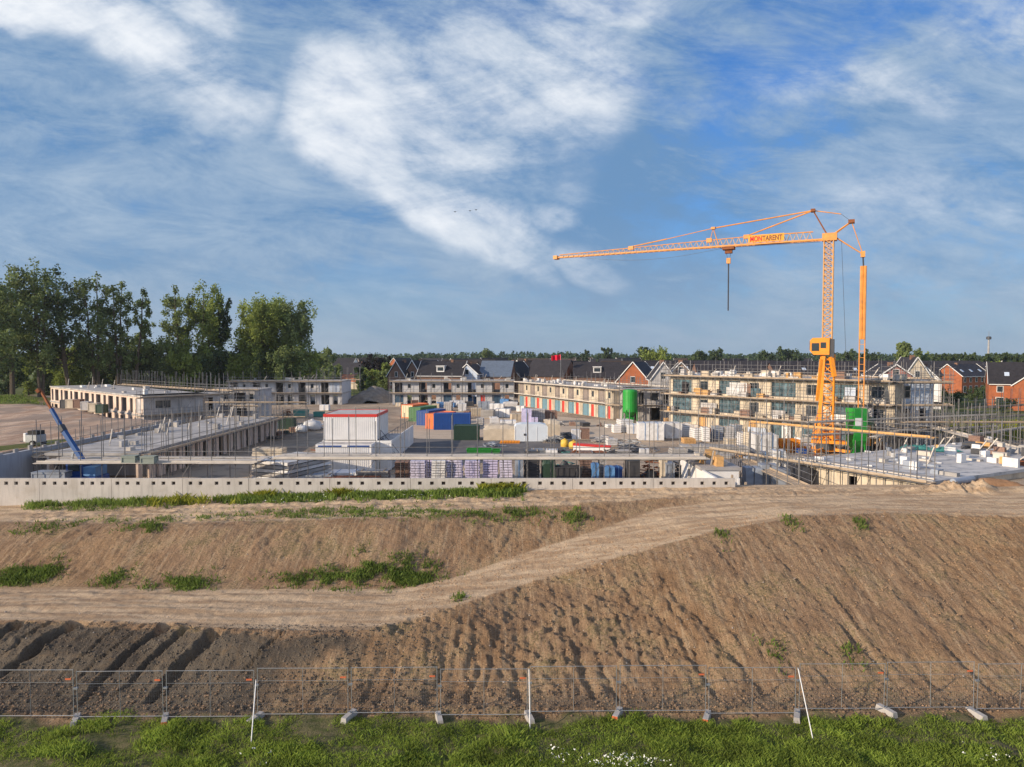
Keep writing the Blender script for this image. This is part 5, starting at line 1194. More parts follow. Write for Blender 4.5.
        for (P) in ([(-hw_ + a, -hd, 0), (hw_ - a, -hd, 0), (hw_, -hd, h_), (-hw_, -hd, h_)], [(-hw_ + a, hd, 0), (hw_ - a, hd, 0), (hw_, hd, h_), (-hw_, hd, h_)], [(-hw_ + a, -hd, 0), (-hw_ + a, hd, 0), (-hw_, hd, h_), (-hw_, -hd, h_)], [(hw_ - a, -hd, 0), (hw_ - a, hd, 0), (hw_, hd, h_), (hw_, -hd, h_)], [(-hw_ + a, -hd, .08), (hw_ - a, -hd, .08), (hw_ - a, hd, .08), (-hw_ + a, hd, .08)]): m.quad(*P)
        m.build('tub', mat, t)
        m = MB()
        m.box(-hw_ - .04, hw_ + .04, -hd - .05, -hd + .03, h_ - .08, h_ + .02).box(-hw_ - .04, hw_ + .04, hd - .03, hd + .05, h_ - .08, h_ + .02).box(-hw_ - .06, -hw_ + .02, -hd + .031, hd - .031, h_ - .08, h_ + .02).box(hw_ - .02, hw_ + .06, -hd + .031, hd - .031, h_ - .08, h_ + .02)
        m.build('rim', mat, t)
        m = MB(); ns = max(2, int(w_ / .5))
        for q in range(ns): x = -hw_ * .82 + 1.64 * hw_ * q / (ns - 1); m.beam((x, -hd - .03, .06), (x, -hd - .03, h_ - .09), .07, .05)
        m.build('ribs', mat, t)
    elif kind == 'bags':
        m = MB(); n = 10; rr = w_ / 2
        prof_ = [(rr * .7, 0), (rr, h_ * .15), (rr * 1.05, h_ * .5), (rr * .92, h_ * .85), (rr * .5, h_), (rr * .12, h_ * 1.04)]
        m.lathe(prof_, 12); m.v = [(a + rn.uniform(-.05, .05), b + rn.uniform(-.05, .05), c + (rn.uniform(-.05, .05) if c > .05 else 0)) for a, b, c in m.v]
        m.build('sack', mat, t, smooth=True); MB().lathe([(rr * .14, h_ * 1.0), (rr * .22, h_ * 1.12), (rr * .1, h_ * 1.16)], 8).build('tied_neck', mat, t)
    elif kind == 'heap':
        m = MB()
        for q in range(int(26 + w_ * 8)):
            a = rn.uniform(0, 3.14); l_ = rn.uniform(.3, 1.0) * min(w_, 3) * .5; cx_, cy_ = rn.gauss(0, w_ * .23), rn.gauss(0, d_ * .23)
            zz_ = rn.uniform(.03, h_) * math.exp(-(cx_ / w_) ** 2 * 6)
            e = Vector((math.cos(a) * l_, math.sin(a) * l_, rn.uniform(-.3, .35) * l_ * .6)); c_ = Vector((cx_, cy_, zz_ + .1)); b0, b1 = c_ - e / 2, c_ + e / 2; b0.z = max(.03, b0.z); b1.z = max(.03, b1.z)
            m.beam(b0, b1, rn.uniform(.05, .22), rn.uniform(.03, .08))
        m.build('loose_pieces', mat, t)
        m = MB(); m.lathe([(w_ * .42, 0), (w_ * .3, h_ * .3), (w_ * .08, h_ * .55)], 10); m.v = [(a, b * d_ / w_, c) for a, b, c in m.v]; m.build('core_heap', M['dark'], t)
    elif kind == 'crate':
        MB().box(-w_ / 2 + .05, w_ / 2 - .05, -d_ / 2 + .05, d_ / 2 - .05, z0 + .03, h_ - .06).build('box_body', mat, t)
        m = MB()
        for sx in (-1, 1):
            for sy in (-1, 1): m.box(*sorted((sx * w_ / 2, sx * (w_ / 2 - .09))), *sorted((sy * d_ / 2, sy * (d_ / 2 - .09))), z0, h_)
        for sy in (-1, 1):
            y0, y1 = sorted((sy * d_ / 2, sy * (d_ / 2 - .06)))
            m.box(-w_ / 2 + .091, w_ / 2 - .091, y0, y1, h_ - .12, h_ - .001).box(-w_ / 2 + .091, w_ / 2 - .091, y0, y1, z0 + .001, z0 + .1)
        m.build('edge_frame', mat, t)
        MB().box(-w_ / 2 - .02, w_ / 2 + .02, -d_ / 2 - .02, d_ / 2 + .02, h_ + .002, h_ + .05).build('lid', mat, t)
    return t

def container(label, px, yb, l, wd, h, rot, mat, cat='container', name='shipping_container', doormat=None, D=None, group='shipping containers in the yard', z=2.0):
    p = spot(px, yb, D, z); t = thing(name, label, cat, (p.x, p.y, H(p.x, p.y)), R(rot), group)       # origin at front (door end) centre, body runs along +y
    hw = wd / 2
    m = MB(); n = int(l / .28)
    m.box(-hw + .06, hw - .06, .06, l - .06, .12, h - .07)
    for i in range(n):
        y = .12 + (l - .3) * i / n
        for s_ in (-1, 1): x0_, x1_ = sorted((s_ * (hw - .06), s_ * (hw - .015))); m.box(x0_, x1_, y, y + .14, .16, h - .12)
    m.build('body', mat, t)
    m = MB()
    for y in (0, l - .12):
        for s_ in (-1, 1): x0_, x1_ = sorted((s_ * hw, s_ * (hw - .12))); m.box(x0_, x1_, y, y + .12, 0, h)
        m.box(-hw + .121, hw - .121, y, y + .12, h - .12, h - .001); m.box(-hw + .121, hw - .121, y, y + .12, .001, .14)
    for s_ in (-1, 1):
        x0_, x1_ = sorted((s_ * hw, s_ * (hw - .07))); m.box(x0_, x1_, .121, l - .121, h - .11, h - .002); m.box(x0_, x1_, .121, l - .121, .02, .15)
    m.build('frame', mat, t)
    for s_ in (-1, 1):
        x0_, x1_ = sorted((s_ * .02, s_ * (hw - .13)))
        d = MB().box(x0_, x1_, .01, .055, .16, h - .14).build('door', doormat or mat, t)
        mm = MB()
        for f in (.3, .7): xx = x0_ + (x1_ - x0_) * f; mm.tube((xx, -.01, .2), (xx, -.01, h - .2), .02, n=5)
        mm.build('lock_bar', M['galv'], d)
    return t

# white site cabins, two high
def cabin(label, x, y, z, wd, d, h, topmat, stripe=None, rot=0):
    t = thing('site_cabin', label, 'site cabin', (x, y, z), R(rot), 'white site cabins')
    m = MB().box(0.05, wd - .05, .05, d - .05, .05, h - .1); n = int(wd / .22)
    for i in range(n): xx = .1 + (wd - .3) * i / n; m.box(xx, xx + .11, .015, .051, .12, h - .32)
    n = int(d / .22)
    for i in range(n):
        yy0 = .1 + (d - .3) * i / n; m.box(wd - .051, wd - .015, yy0, yy0 + .11, .12, h - .32)
    m.build('body', M['white'], t)
    fm = MB().box(0, wd, 0, .08, h - .3, h).box(0, wd, d - .08, d, h - .3, h).box(0, .08, .081, d - .081, h - .3, h).box(wd - .08, wd, .081, d - .081, h - .3, h)
    fm.build('roof_fascia', topmat, t)
    MB().box(.081, wd - .081, .081, d - .081, h - .12, h - .04).build('roof_panel', M['greyblock'], t)
    m = MB()
    for xx in (0, wd - .1):
        for yy0 in (0, d - .1): m.box(xx, xx + .1, yy0, yy0 + .1, 0, h - .301)
    m.build('corner_post', M['white'], t)
    return t
c1p = spot(323, D=74); k74 = 74 / F_PX
cabin('upper white site cabin with a bright red roof edge', c1p.x, 74, 5.18, 54 * k74, 6.6, 2.75, M['red'])
t = cabin('lower white site cabin with blue lines, under the red edged cabin', spot(315, D=71).x, 71, 2.1, 5.6, 2.75, 3.02, M['white'])
for xa, xb_ in ((.25, 2.6), (3.2, 5.4)): MB().box(xa, xb_, -.02, -.002, 2.78, 2.93).build('blue_stripe', M['blue'], t)
cabin('long low white site cabin carrying the red edged cabin', spot(322, D=73.9).x, 73.9, 2.1, 7.2, 7.0, 3.06, M['trim'])
t = thing('site_ramp_wall', 'long low white panel wall running back from the white cabins', 'wall', (spot(385, D=76).x, 76, 2.05), 0)
for k in range(5): MB().box(0, .12, k * 4.2, k * 4.2 + 4.1, 0, 2.5 - k * .0).build('panel', M['white'], t)
m = MB()
for k in range(11): m.tube((0.06, k * 2, 2.5), (0.06, k * 2, 3.5), .03, n=5)
m.tube((0.06, 0, 3.5), (0.06, 20, 3.5), .03, n=5); m.build('handrail', M['dark'], t)
t = thing('cabin_stair', 'dark steel stair climbing the right side of the white cabins', 'stair', (c1p.x + 54 * k74 + .15, 74.6, 2.1), 0)
m = MB().beam((0.1, 0, 3.1), (2.6, 0, 0), .08, .2).beam((0.1, .9, 3.1), (2.6, .9, 0), .08, .2); m.build('stringer', M['dark'], t)
m = MB()
for k in range(11): m.box(.1 + k * .235, .36 + k * .235, .05, .85, 3.0 - k * .285, 3.04 - k * .285)
m.build('tread', M['galv'], t)
m = MB().tube((.1, 0, 4.1), (2.6, 0, 1.0), .03, n=5).tube((.1, 0, 3.1), (.1, 0, 4.1), .03, n=5).tube((2.6, 0, 0), (2.6, 0, 1.0), .03, n=5).tube((1.3, 0, 1.6), (1.3, 0, 2.6), .03, n=5); m.build('handrail', M['dark'], t)
stack('wrap', 'white panel stack below the white cabins, just behind the concrete wall', 'stack', 352, None, 50, 12, M['white'], D=66, dep=2.2)

# shipping containers side by side
container('cream ended container, leftmost of the row of container ends', 407, 418, 6, 2.6, 2.6, -24, M['corange'], doormat=mk('cream_door', (.66, .58, .38), .08, 1, .6))
container('container with a green end between the cream and blue ends', 414.5, 421.5, 6, 2.5, 2.6, -24, M['green'])
container('container with a narrow blue end between the green and orange ends', 422.5, 426, 6, 2.4, 2.6, -24, M['blue'])
container('container with orange and white doors and an orange roof edge', 432, 429.5, 6, 2.5, 2.6, -24, M['corange'])
container('long deep blue container standing sideways with a brick pallet in front', 433.5, 430.5, 5.9, 2.4, 2.75, -90, M['blue'])
bpy.data.objects['shipping_container.004'].location.y += 1.3
container('short dark green container standing alone on the paving', 453.5, 441, 3.6, 2.2, 2.25, -90, M['dgreen'])
bpy.data.objects['shipping_container.005'].location.y += 1.2
stack('bricks', 'pallet of brown bricks in front of the deep blue container', 'pallet', 453.5, 429, 11, 12, M['brownp'])
# white box shed with rounded roof
p = spot(531, 442); t = thing('site_shed', 'white shed with a rounded roof beside the beige covered pile', 'shed', (p.x, p.y + 1.3, H(p.x, p.y)), R(2))
m = MB().prism([(-2.3, 0), (2.3, 0), (2.3, 2.1), (2.1, 2.35), (1.4, 2.5), (-1.4, 2.5), (-2.1, 2.35), (-2.3, 2.1)], -1.3, 1.3); m.build('shell', mk('pale_blue_white', (.62, .67, .72), .06, 1, .45), t)
m = MB()
for xx in (-2.31, -.9, .75, 2.24): m.box(xx, xx + .07, -1.33, -1.301, .1, 2.1)
m.build('seam_rail', M['trim'], t); MB().box(-1.05, -.75, -1.36, -1.335, .85, 1.15).build('latch', M['dark'], t); MB().box(-2.3, 2.3, -1.33, 1.33, -.06, .06).build('sill', M['galv'], t)
S = stack
S('tarp', 'pile under a beige tarpaulin with dark open side, left of the white shed', 'covered pile', 500, 441, 33, 15, M['beige'], dep=5)
S('tarp', 'beige covered pile behind the white shed', 'covered pile', 552, 437, 16, 16, M['beige'], dep=4)
S('wrap', 'lilac wrapped pallet behind the white shed', 'pallet', 526.5, 425, 10, 16, M['lilac'], group='packs in the middle of the yard')
S('wrap', 'small lilac wrapped pallet right of the taller lilac one', 'pallet', 534.5, 425.5, 7, 8, M['lilac'], group='packs in the middle of the yard')
S('bricks', 'grey brown brick stack right of the lilac pallets', 'pallet', 537, 424, 16, 15, M['greyblock'], dep=2.4)
S('bricks', 'brown grey brick stack nearest the row of coloured doors', 'pallet', 551, 423.5, 13, 13, M['brownp'], dep=2.4)
mid = [(471, 404, 20, 7, 'lblue', 'tarp', 'blue tarpaulin pile behind the deep blue container'), (456, 407, 13, 6, 'white', 'wrap', 'white wrapped pack behind the orange container roof'), (484, 410, 12, 8, 'bluegrey', 'wrap', 'blue grey wrapped pack left of the pale pile'), (448, 411, 8, 9, 'greyblock', 'bricks', 'tall grey block pallet standing behind the blue container'),
 (497, 411, 14, 7, 'wrap', 'wrap', 'white wrapped pack below the corner of the yard'), (476, 416, 11, 8, 'beige', 'bricks', 'beige block pallet right of the blue container'), (488, 419, 13, 9, 'con', 'slabs', 'grey slab stack in the middle of the packs'), (503, 418, 15, 9, 'wrap', 'wrap', 'wide white pack with grey shade side among the packs'), (511, 410, 15, 8, 'greyblock', 'tarp', 'grey covered pile at the yard corner'),
 (516, 421, 10, 7, 'beige', 'wrap', 'beige pack left of the tall lilac pallet'), (494, 425, 9, 8, 'white', 'slabs', 'small white slab stack in front of the grey stack'), (508, 428, 16, 7, 'wrap', 'wrap', 'long white pack behind the beige tarpaulin'), (480, 427, 7, 9, 'greyblock', 'bricks', 'narrow grey block pallet right of the deep blue container'), (462, 412, 8, 8, 'wrap', 'wrap', 'white pack between blue tarpaulin and blue container'),
 (497, 433, 22, 5, 'lblue', 'tarp', 'flat blue sheet over boards behind the beige pile'), (467, 419, 6, 8, 'brownp', 'bricks', 'brown brick pallet behind the right end of the blue container'), (505, 405, 9, 6, 'lblue', 'tarp', 'light blue covered pile at the foot of the corner house'), (521, 412, 8, 6, 'white', 'wrap', 'white pack at the left end of the coloured doors')]
for px, yb, w_, h_, mt, kd, lb in mid: S(kd, lb, 'covered pile' if kd == 'tarp' else 'pallet', px, yb, w_, h_, M[mt], dep=2.0, rot=random.Random(px).uniform(-14, 14), group='packs in the middle of the yard')
S('bin', 'lime green skip at the front of the paving', 'skip', 479, 455.5, 25, 6, M['lime'], dep=1.6)
S('bin', 'small lime green skip just right of the longer one', 'skip', 496, 455, 8, 5, M['lime'], dep=1.6)
S('heap', 'heap of dark blue pipes behind the lime green skips', 'heap', 492, 449, 22, 6, M['bluegrey'], dep=2)
S('timber', 'orange painted beams lying in front of the beige pile', 'beams', 510, 444, 20, 3, M['orange'], dep=1.0, pal=False)
S('bags', 'left one of two yellow sacks beside the red topped beam', 'sack', 565, 448, 8, 8, M['yellow'])
S('bags', 'right one of two yellow sacks, touching the red topped beam', 'sack', 574, 449.5, 9, 8, M['yellow'])
p = spot(592, 452); t = thing('formwork_beam', 'long white formwork beam with a red top lying beside the yellow sacks', 'beam', (p.x, p.y, H(p.x, p.y)), R(-14))
MB().prism([(-2.3, 0), (2.3, 0), (2.3, .62), (-2.3, .8)], -.45, .45).build('side_panel', M['white'], t); MB().prism([(-2.35, .805), (2.35, .625), (2.35, .86), (-2.35, 1.05)], -.5, .5).build('red_cover', M['red'], t)
S('crate', 'brown crate behind the red topped beam', 'crate', 585, 440, 9, 11, M['brownp'])
S('wrap', 'white pack left of the brown crate', 'pallet', 576.5, 440, 9, 10, M['wrap'], group='packs in the middle of the yard')
S('heap', 'heap of mixed steel props behind the white shed', 'heap', 556, 444, 26, 7, M['galv'], dep=3)
S('heap', 'tangled heap of scaffold parts behind the yellow sacks', 'heap', 570, 440, 22, 6, M['dark'], dep=3)
S('heap', 'wide heap of steel and timber offcuts left of the white wrapped blocks', 'heap', 634, 452, 34, 10, M['galv'], dep=5)
S('heap', 'heap of grey boards at the right end of the offcuts', 'heap', 606, 444, 24, 6, M['greyblock'], dep=4)
S('slabs', 'small white block stack, left of the big white wrapped blocks', 'blocks', 617, 434, 8, 9, M['white'], rot=8)
S('slabs', 'pair of shaded white block layers behind the small white stack', 'blocks', 626, 433, 13, 13, M['wrap'], rot=8, dep=2.5)
S('slabs', 'low white block stack in front of the small white one', 'blocks', 612, 446, 10, 8, M['wrap'], rot=8)
# big white wrapped blocks and the row of packs in front of the cream block
for px, yb, w_, h_, mt, kd, dp, lb in [
 (652, 441, 25, 18, 'wrap', 'wrap', 3.0, 'largest white wrapped block right of the green silo'), (634, 435, 12, 10, 'wrap', 'wrap', 2, 'low white wrapped block at the left of the largest one'), (674, 439, 16, 16, 'wrap', 'wrap', 3, 'second white wrapped block, in the shade of the largest one'),
 (687, 437, 8, 14, 'white', 'slabs', 2, 'narrow layered white slab stack right of the wrapped blocks'), (698, 441, 9, 13, 'wrap', 'slabs', 2, 'grey white slab stack second from the wrapped blocks'), (707, 442, 7, 15, 'white', 'slabs', 2, 'slim white slab stack third from the wrapped blocks'), (719, 441, 9, 15, 'bluegrey', 'slabs', 2, 'bluish slab stack in shade fourth from the wrapped blocks'),
 (729, 441, 9, 14, 'wrap', 'slabs', 2, 'pale slab stack fifth from the wrapped blocks'), (738, 441, 8, 16, 'bluegrey', 'slabs', 2, 'dark bluish slab stack at the end of the row'), (690, 444, 12, 6, 'timber', 'timber', 2, 'orange timber pack on the ground in front of the slab stacks'), (671, 423, 12, 5, 'timber', 'timber', 1.5, 'orange timber pack behind the white wrapped blocks'),
 (745, 449, 8, 16, 'white', 'slabs', 2.2, 'left stack of cream blocks beside the big white bale'), (755, 451, 12, 18, 'cream', 'slabs', 2.2, 'middle stack of cream blocks beside the big white bale'), (768, 455, 22, 20, 'wrap', 'wrap', 3.2, 'big bright white bale left of the orange frames'), (732, 446, 10, 7, 'cream', 'crate', 1.5, 'low cream crate left of the cream blocks'),
 (770, 434, 10, 8, 'wrap', 'wrap', 2, 'small white bale behind the big bright one'), (784, 435, 10, 7, 'white', 'wrap', 2, 'white pack behind the orange frames'), (812, 452, 9, 7, 'white', 'crate', 1.4, 'white crate with dark lid beside the orange frames'), (803, 455, 8, 5, 'blue', 'crate', 1.4, 'dark blue crate in front of the orange frames'), (806, 443, 12, 5, 'white', 'slabs', 1.8, 'white slabs between the orange frames and the crane base'),
 (850, 452, 14, 4, 'galv', 'heap', 2.0, 'steel parts beside the crane base'), (880, 452, 20, 6, 'rust', 'heap', 3.0, 'rusty brown props right of the crane base'), (833, 425, 10, 9, 'wrap', 'wrap', 1.5, 'white pack standing behind the crane base')]:
    S(kd, lb, 'heap' if kd == 'heap' else 'pallet', px, yb, w_, h_, M[mt], dep=dp, rot=random.Random(px).uniform(-6, 10), group='packs in front of the cream block')
# orange lattice frames: ballast stand
def oframe(label, px, yb, wpx, hpx, dep, rot=0):
    p = spot(px, yb); k = p.y / F_PX; w_, h_ = wpx * k, hpx * k; t = thing('steel_frame_stack', label, 'steel frames', (p.x, p.y + dep / 2, H(p.x, p.y)), R(rot), 'orange steel frames by the crane')
    for q in range(4):
        y = -dep / 2 + dep * q / 3; m = MB()
        m.beam((-w_ / 2, y, .08), (w_ / 2, y, .08), .12, .14).beam((-w_ / 2, y, h_ - .07), (w_ / 2, y, h_ - .07), .12, .14)
        n = 4
        for i in range(n + 1): x = -w_ / 2 + w_ * i / n; m.beam((x, y, .1), (x, y, h_ - .1), .11)
        for i in range(n): x = -w_ / 2 + w_ * i / n; m.beam((x, y, .1), (x + w_ / n, y, h_ - .1), .09)
        m.build('frame', M['orange'], t)
    MB().box(-w_ / 2, w_ / 2, -dep / 2 + .1, dep / 2 - .1, h_ * .45, h_ * .52).build('shelf', M['orange'], t)
    MB().box(-w_ / 2 + .05, w_ / 2 - .05, dep / 2 + .07, dep / 2 + .12, .1, h_ - .1).build('back_plate', M['orange'], t)
oframe('orange steel frames stacked right of the big white bale', 790, 453, 20, 13, 1.6, 4)
oframe('rusty orange frames lying behind the big white bale', 757, 434, 16, 7, 1.6, -5)
oframe('orange steel frames at the left foot of the crane', 801, 437, 9, 12, 1.2, 4)
oframe('low orange frames spread right of the crane base', 868, 447, 26, 6, 2.4, 6)

# rows of small packs that fill the yard
def row(label, pxs, yfn, mats, kinds, wr, hr, group, seed, dep=1.6):
    rn = random.Random(seed)
    for i, px in enumerate(pxs):
        kd = rn.choice(kinds); mt = rn.choice(mats); w_ = rn.uniform(*wr); h_ = rn.uniform(*hr)
        cname = {'wrap': 'white', 'white': 'white', 'lblue': 'blue', 'beige': 'beige', 'brownp': 'brown', 'greyblock': 'grey', 'con': 'grey', 'bluegrey': 'blue grey', 'timber': 'orange timber', 'rust': 'rusty', 'dark': 'dark', 'galv': 'steel', 'cream': 'cream', 'dgreen': 'dark green'}[mt]
        lab = label % (cname, ORD[i] if i < 20 else 'last'); S(kd, lab, 'heap' if kd == 'heap' else 'pack', px + rn.uniform(-2, 2), yfn(px) + rn.uniform(-1.0, 1.0), w_, h_, M[mt], dep=dep, rot=rn.uniform(-18, 18), group=group)
row('small %s pack before the navy panels, %s from the left in its row', range(398, 520, 9), lambda px: 407.5, ['wrap', 'lblue', 'greyblock', 'beige', 'brownp', 'dark'], ['wrap', 'slabs', 'heap', 'crate'], (5, 9), (3, 6), 'small packs before the grey row', 31)
row('low %s pack along the foot of the cream block, %s from the left', range(690, 900, 13), lambda px: 431 + (px - 690) * .05, ['wrap', 'cream', 'timber', 'brownp', 'rust', 'greyblock', 'white'], ['wrap', 'slabs', 'heap', 'timber'], (8, 13), (4, 9), 'low packs along the cream block', 32)
row('%s pack beside the grey lane, %s from the left', range(700, 860, 14), lambda px: 458 + (px - 700) * .05, ['wrap', 'bluegrey', 'timber', 'dark', 'rust', 'con'], ['slabs', 'heap', 'timber', 'heap'], (9, 15), (3, 6), 'packs beside the grey lane', 33)
row('%s pile in the shade behind the left deck scaffolds, %s from the left', range(262, 330, 11), lambda px: 437 - (px - 262) * .12, ['wrap', 'dark', 'greyblock', 'brownp', 'dgreen'], ['slabs', 'heap', 'heap', 'crate'], (9, 14), (3, 7), 'piles behind the left deck', 34)
row('%s pile between the yellow sacks and the heaps of offcuts, %s from the left', range(540, 640, 12), lambda px: 456 - abs(px - 590) * .04, ['dark', 'galv', 'rust', 'con', 'brownp', 'wrap'], ['heap', 'heap', 'slabs', 'timber'], (10, 16), (3, 6), 'piles in front of the offcuts', 35)
row('%s pile on the open side of the right hand block row, %s from the left', range(560, 640, 13), lambda px: 426 + (px - 560) * .03, ['greyblock', 'brownp', 'wrap', 'dark'], ['slabs', 'heap', 'bricks'], (5, 9), (3, 5), 'piles before the coloured doors', 36)

# silos
def silo(label, px, yb, D, r, h, mat, square=False):
    p = spot(px, yb, D); t = thing('mortar_silo', label, 'silo', (p.x, p.y, H(p.x, p.y)), R(8))
    leg = 1.4
    if not square:
        MB().lathe([(.25, 1.0), (r, 2.0), (r, h - .35), (r * .9, h - .1), (r * .4, h)], 20).build('drum', mat, t)
    else:
        m = MB().hexa([(-.4, -.4, .9), (.4, -.4, .9), (.4, .4, .9), (-.4, .4, .9), (-r, -r, 2.0), (r, -r, 2.0), (r, r, 2.0), (-r, r, 2.0)]); m.box(-r, r, -r, r, 2.001, h); m.build('drum', mat, t)
        MB().box(-.75, .15, -r - .03, -r - .002, h - 2.0, h - 1.1).build('sign_plate', M['white'], t)
    for sx in (-1, 1):
        for sy in (-1, 1): MB().beam((sx * r * .8, sy * r * .8, 0), (sx * r * .75, sy * r * .75, 2.4), .13).build('leg', mat, t)
    MB().box(-.45, .45, -.45, .45, .25, 1.0).build('mixing_pump', mat, t)
    m = MB()
    for k in range(int((h - 1) / .4)): m.tube((r + .12, -.2, 1 + k * .4), (r + .12, .2, 1 + k * .4), .02, n=4)
    m.tube((r + .12, -.2, .8), (r + .12, -.2, h + .3), .025, n=4).tube((r + .12, .2, .8), (r + .12, .2, h + .3), .025, n=4)
    m.build('ladder', M['galv'], t)
    for k in (2.6, h - 1.0): 
        if not square: MB().lathe([(r + .03, k), (r + .03, k + .12)], 20).build('band', mat, t)
silo('tall bright green cylindrical mortar silo in front of the shaded link block', 630, None, 127, 1.28, 6.0, M['silo'])
silo('square bright green silo with a white plate among scaffolding right of the crane', 857, None, 84, .86, 5.8, M['silo'], True)
S('crate', 'dark green steel cabinet beside the square green silo', 'cabinet', 870, None, 9, 34, M['dgreen'], D=88, dep=1.2, pal=False)

# things behind the concrete wall, under the plank walkway
lil = [(417, 15, 'lilac brick pallet, leftmost under the walkway'), (429, 8, 'narrow lilac brick pallet second from the left under the walkway'), (438, 14, 'bluish lilac brick pallet third from the left under the walkway'), (454, 16, 'pale brick pallet fourth from the left under the walkway'), (472, 15, 'lilac and white brick pallet fifth from the left under the walkway'), (490, 15, 'darker lilac brick pallet sixth from the left under the walkway'), (506, 13, 'white and lilac brick pallet at the right end of the row under the walkway')]
chk = mk('white_lilac_brick', (.56, .53, .66), .35, 5, .7)
for i, (px, w_, lb) in enumerate(lil):
    t = S('bricks', lb, 'brick pallet', px, None, w_, 22, (chk, M['lilac'], M['wrap'])[i % 3] if i != 5 else M['lilac'], D=67.5 + (i % 2) * .5, group='wrapped brick pallets behind the concrete wall', dep=1.2)
    k = 67.5 / F_PX
under = [('timber', 401, 14, 17, 'brownp', 64, 'brown coiled matting stack left of the lilac pallets'), ('slabs', 532, 16, 22, 'dark', 67, 'tall dark grey panel stack right of the lilac pallets'), ('wrap', 519, 8, 14, 'bluegrey', 66, 'dark blue sack beside the white and lilac pallet'), ('tarp', 549, 14, 14, 'dgreen', 67, 'teal covered pile between dark stacks behind the wall'), ('bin', 569, 28, 8, 'dark', 66, 'grey blue open trough behind the wall'), ('heap', 565, 24, 20, 'teal', 70, 'teal and brown junk heap behind the trough'),
 ('bricks', 586, 13, 22, 'brownp', 67, 'brown brick pallet behind the wall, right of the trough'), ('wrap', 596, 7, 11, 'lblue', 66, 'light blue sack right of the brown brick pallet'), ('slabs', 603, 7, 18, 'con', 67, 'greenish grey slab stack right of the light blue sack'), ('wrap', 610, 10, 8, 'lblue', 66, 'large light blue bulk bag in the middle of the sacks'), ('wrap', 619, 8, 7, 'blue', 66.5, 'deep blue bulk bag right of the light blue one'),
 ('crate', 634, 13, 14, 'dark', 66, 'dark grey box behind the wall, left of the scrap'), ('heap', 652, 30, 15, 'rust', 67, 'rusty reinforcing steel heap behind the wall'), ('crate', 665, 6, 16, 'cream', 66, 'narrow cream box standing in the rusty steel'), ('heap', 680, 26, 13, 'dark', 66, 'dark scrap heap left of the small white shell'), ('crate', 671, 9, 12, 'bluegrey', 65.5, 'bluish box in front of the dark scrap heap'),
 ('slabs', 272, 32, 10, 'con', 72, 'short pile of concrete planks behind the large plank pile'), ('heap', 312, 20, 16, 'rust', 72, 'rusty scaffold couplers heap between planks and white panels'), ('slabs', 318, 26, 6, 'bluegrey', 63, 'low bluish slab pile just left of the white panels'), ('timber', 350, 56, 4, 'rust', 62.6, 'rust brown steel sheets lying below the white panels'), ('slabs', 372, 32, 8, 'con', 64, 'grey boards stacked under the right end of the white panels'),
 ('crate', 46, 34, 14, 'bluegrey', 60.2, 'grey concrete block box left of the blue machine'), ('bags', 20, 14, 4, 'wrap', 58.5, 'white domed sack in the corner below the grey wall')]
for kd, px, w_, h_, mt, D, lb in under: S(kd, lb, {'wrap': 'sack', 'bags': 'sack', 'heap': 'heap', 'bin': 'trough', 'tarp': 'covered pile', 'crate': 'box'}.get(kd, 'stack'), px, None, w_, h_ + (10 if kd != 'heap' else 8), M[mt], D=D, dep=1.3, group='materials stored behind the concrete wall')
# hollow-core plank pile on the left
p = spot(275, D=63); t = thing('slab_stack', 'large pile of pale hollow core planks behind the wall, left of the white cabins', 'slab pile', (p.x - .5, 63, 2.05), R(-22))
for k in range(7): MB().box(-2.1, 1.9 + .1 * (k % 2), 0, 6.2, .1 + k * .36, .38 + k * .36).build('plank_layer', M['slab'] if k % 2 else M['wrap'], t)
for k in range(6):
    m = MB()
    for y in (.6, 5.4): m.box(-2.0, 1.8, y, y + .12, .381 + k * .36, .459 + k * .36)
    m.build('spacer', M['timber'], t)
S('slabs', 'cream block pile at the far left of the plank pile', 'block pile', 266, None, 30, 26, M['cream'], D=72, dep=1.6)
S('slabs', 'long low pile of pale planks right of the centre, before the slab stacks', 'slab pile', 716, 455, 66, 9, M['slab'], dep=2.6, rot=-5)
S('slabs', 'short dark grey panel pack left of the long pale planks', 'slab pile', 680, 456, 16, 8, M['con'], dep=2.0)
S('wrap', 'white lump of insulation bags left of the dark panel pack', 'bags', 645, 456, 9, 7, M['wrap'])
# grey blocks right of the small shell
for px, D, w_, h_, mt, lb in [(767, 66, 8, 26, 'bluegrey', 'tall grey concrete column block behind the wrapped blocks'), (756, 60.5, 16, 22, 'bluegrey', 'left grey wrapped block right of the small white shell'), (772, 61, 17, 24, 'bluegrey', 'middle grey wrapped block right of the small white shell'), (789, 60.5, 16, 21, 'bluegrey', 'third grey wrapped block right of the small white shell'),
 (782, 64, 12, 32, 'wrap', 'pale grey wrapped block standing behind the dark blocks'), (803, 60, 18, 24, 'dark', 'dark wrapped block beside the cream wall'), (818, 63.5, 14, 25, 'greyblock', 'grey block pack touching the cream wall'), (800, 68, 20, 18, 'con', 'grey plank pack behind the dark wrapped block')]:
    S('wrap' if mt != 'con' else 'slabs', lb, 'block pack', px, None, w_, h_ + 6, M[mt], D=D, dep=1.5, rot=-6, group='grey blocks beside the near right shell')
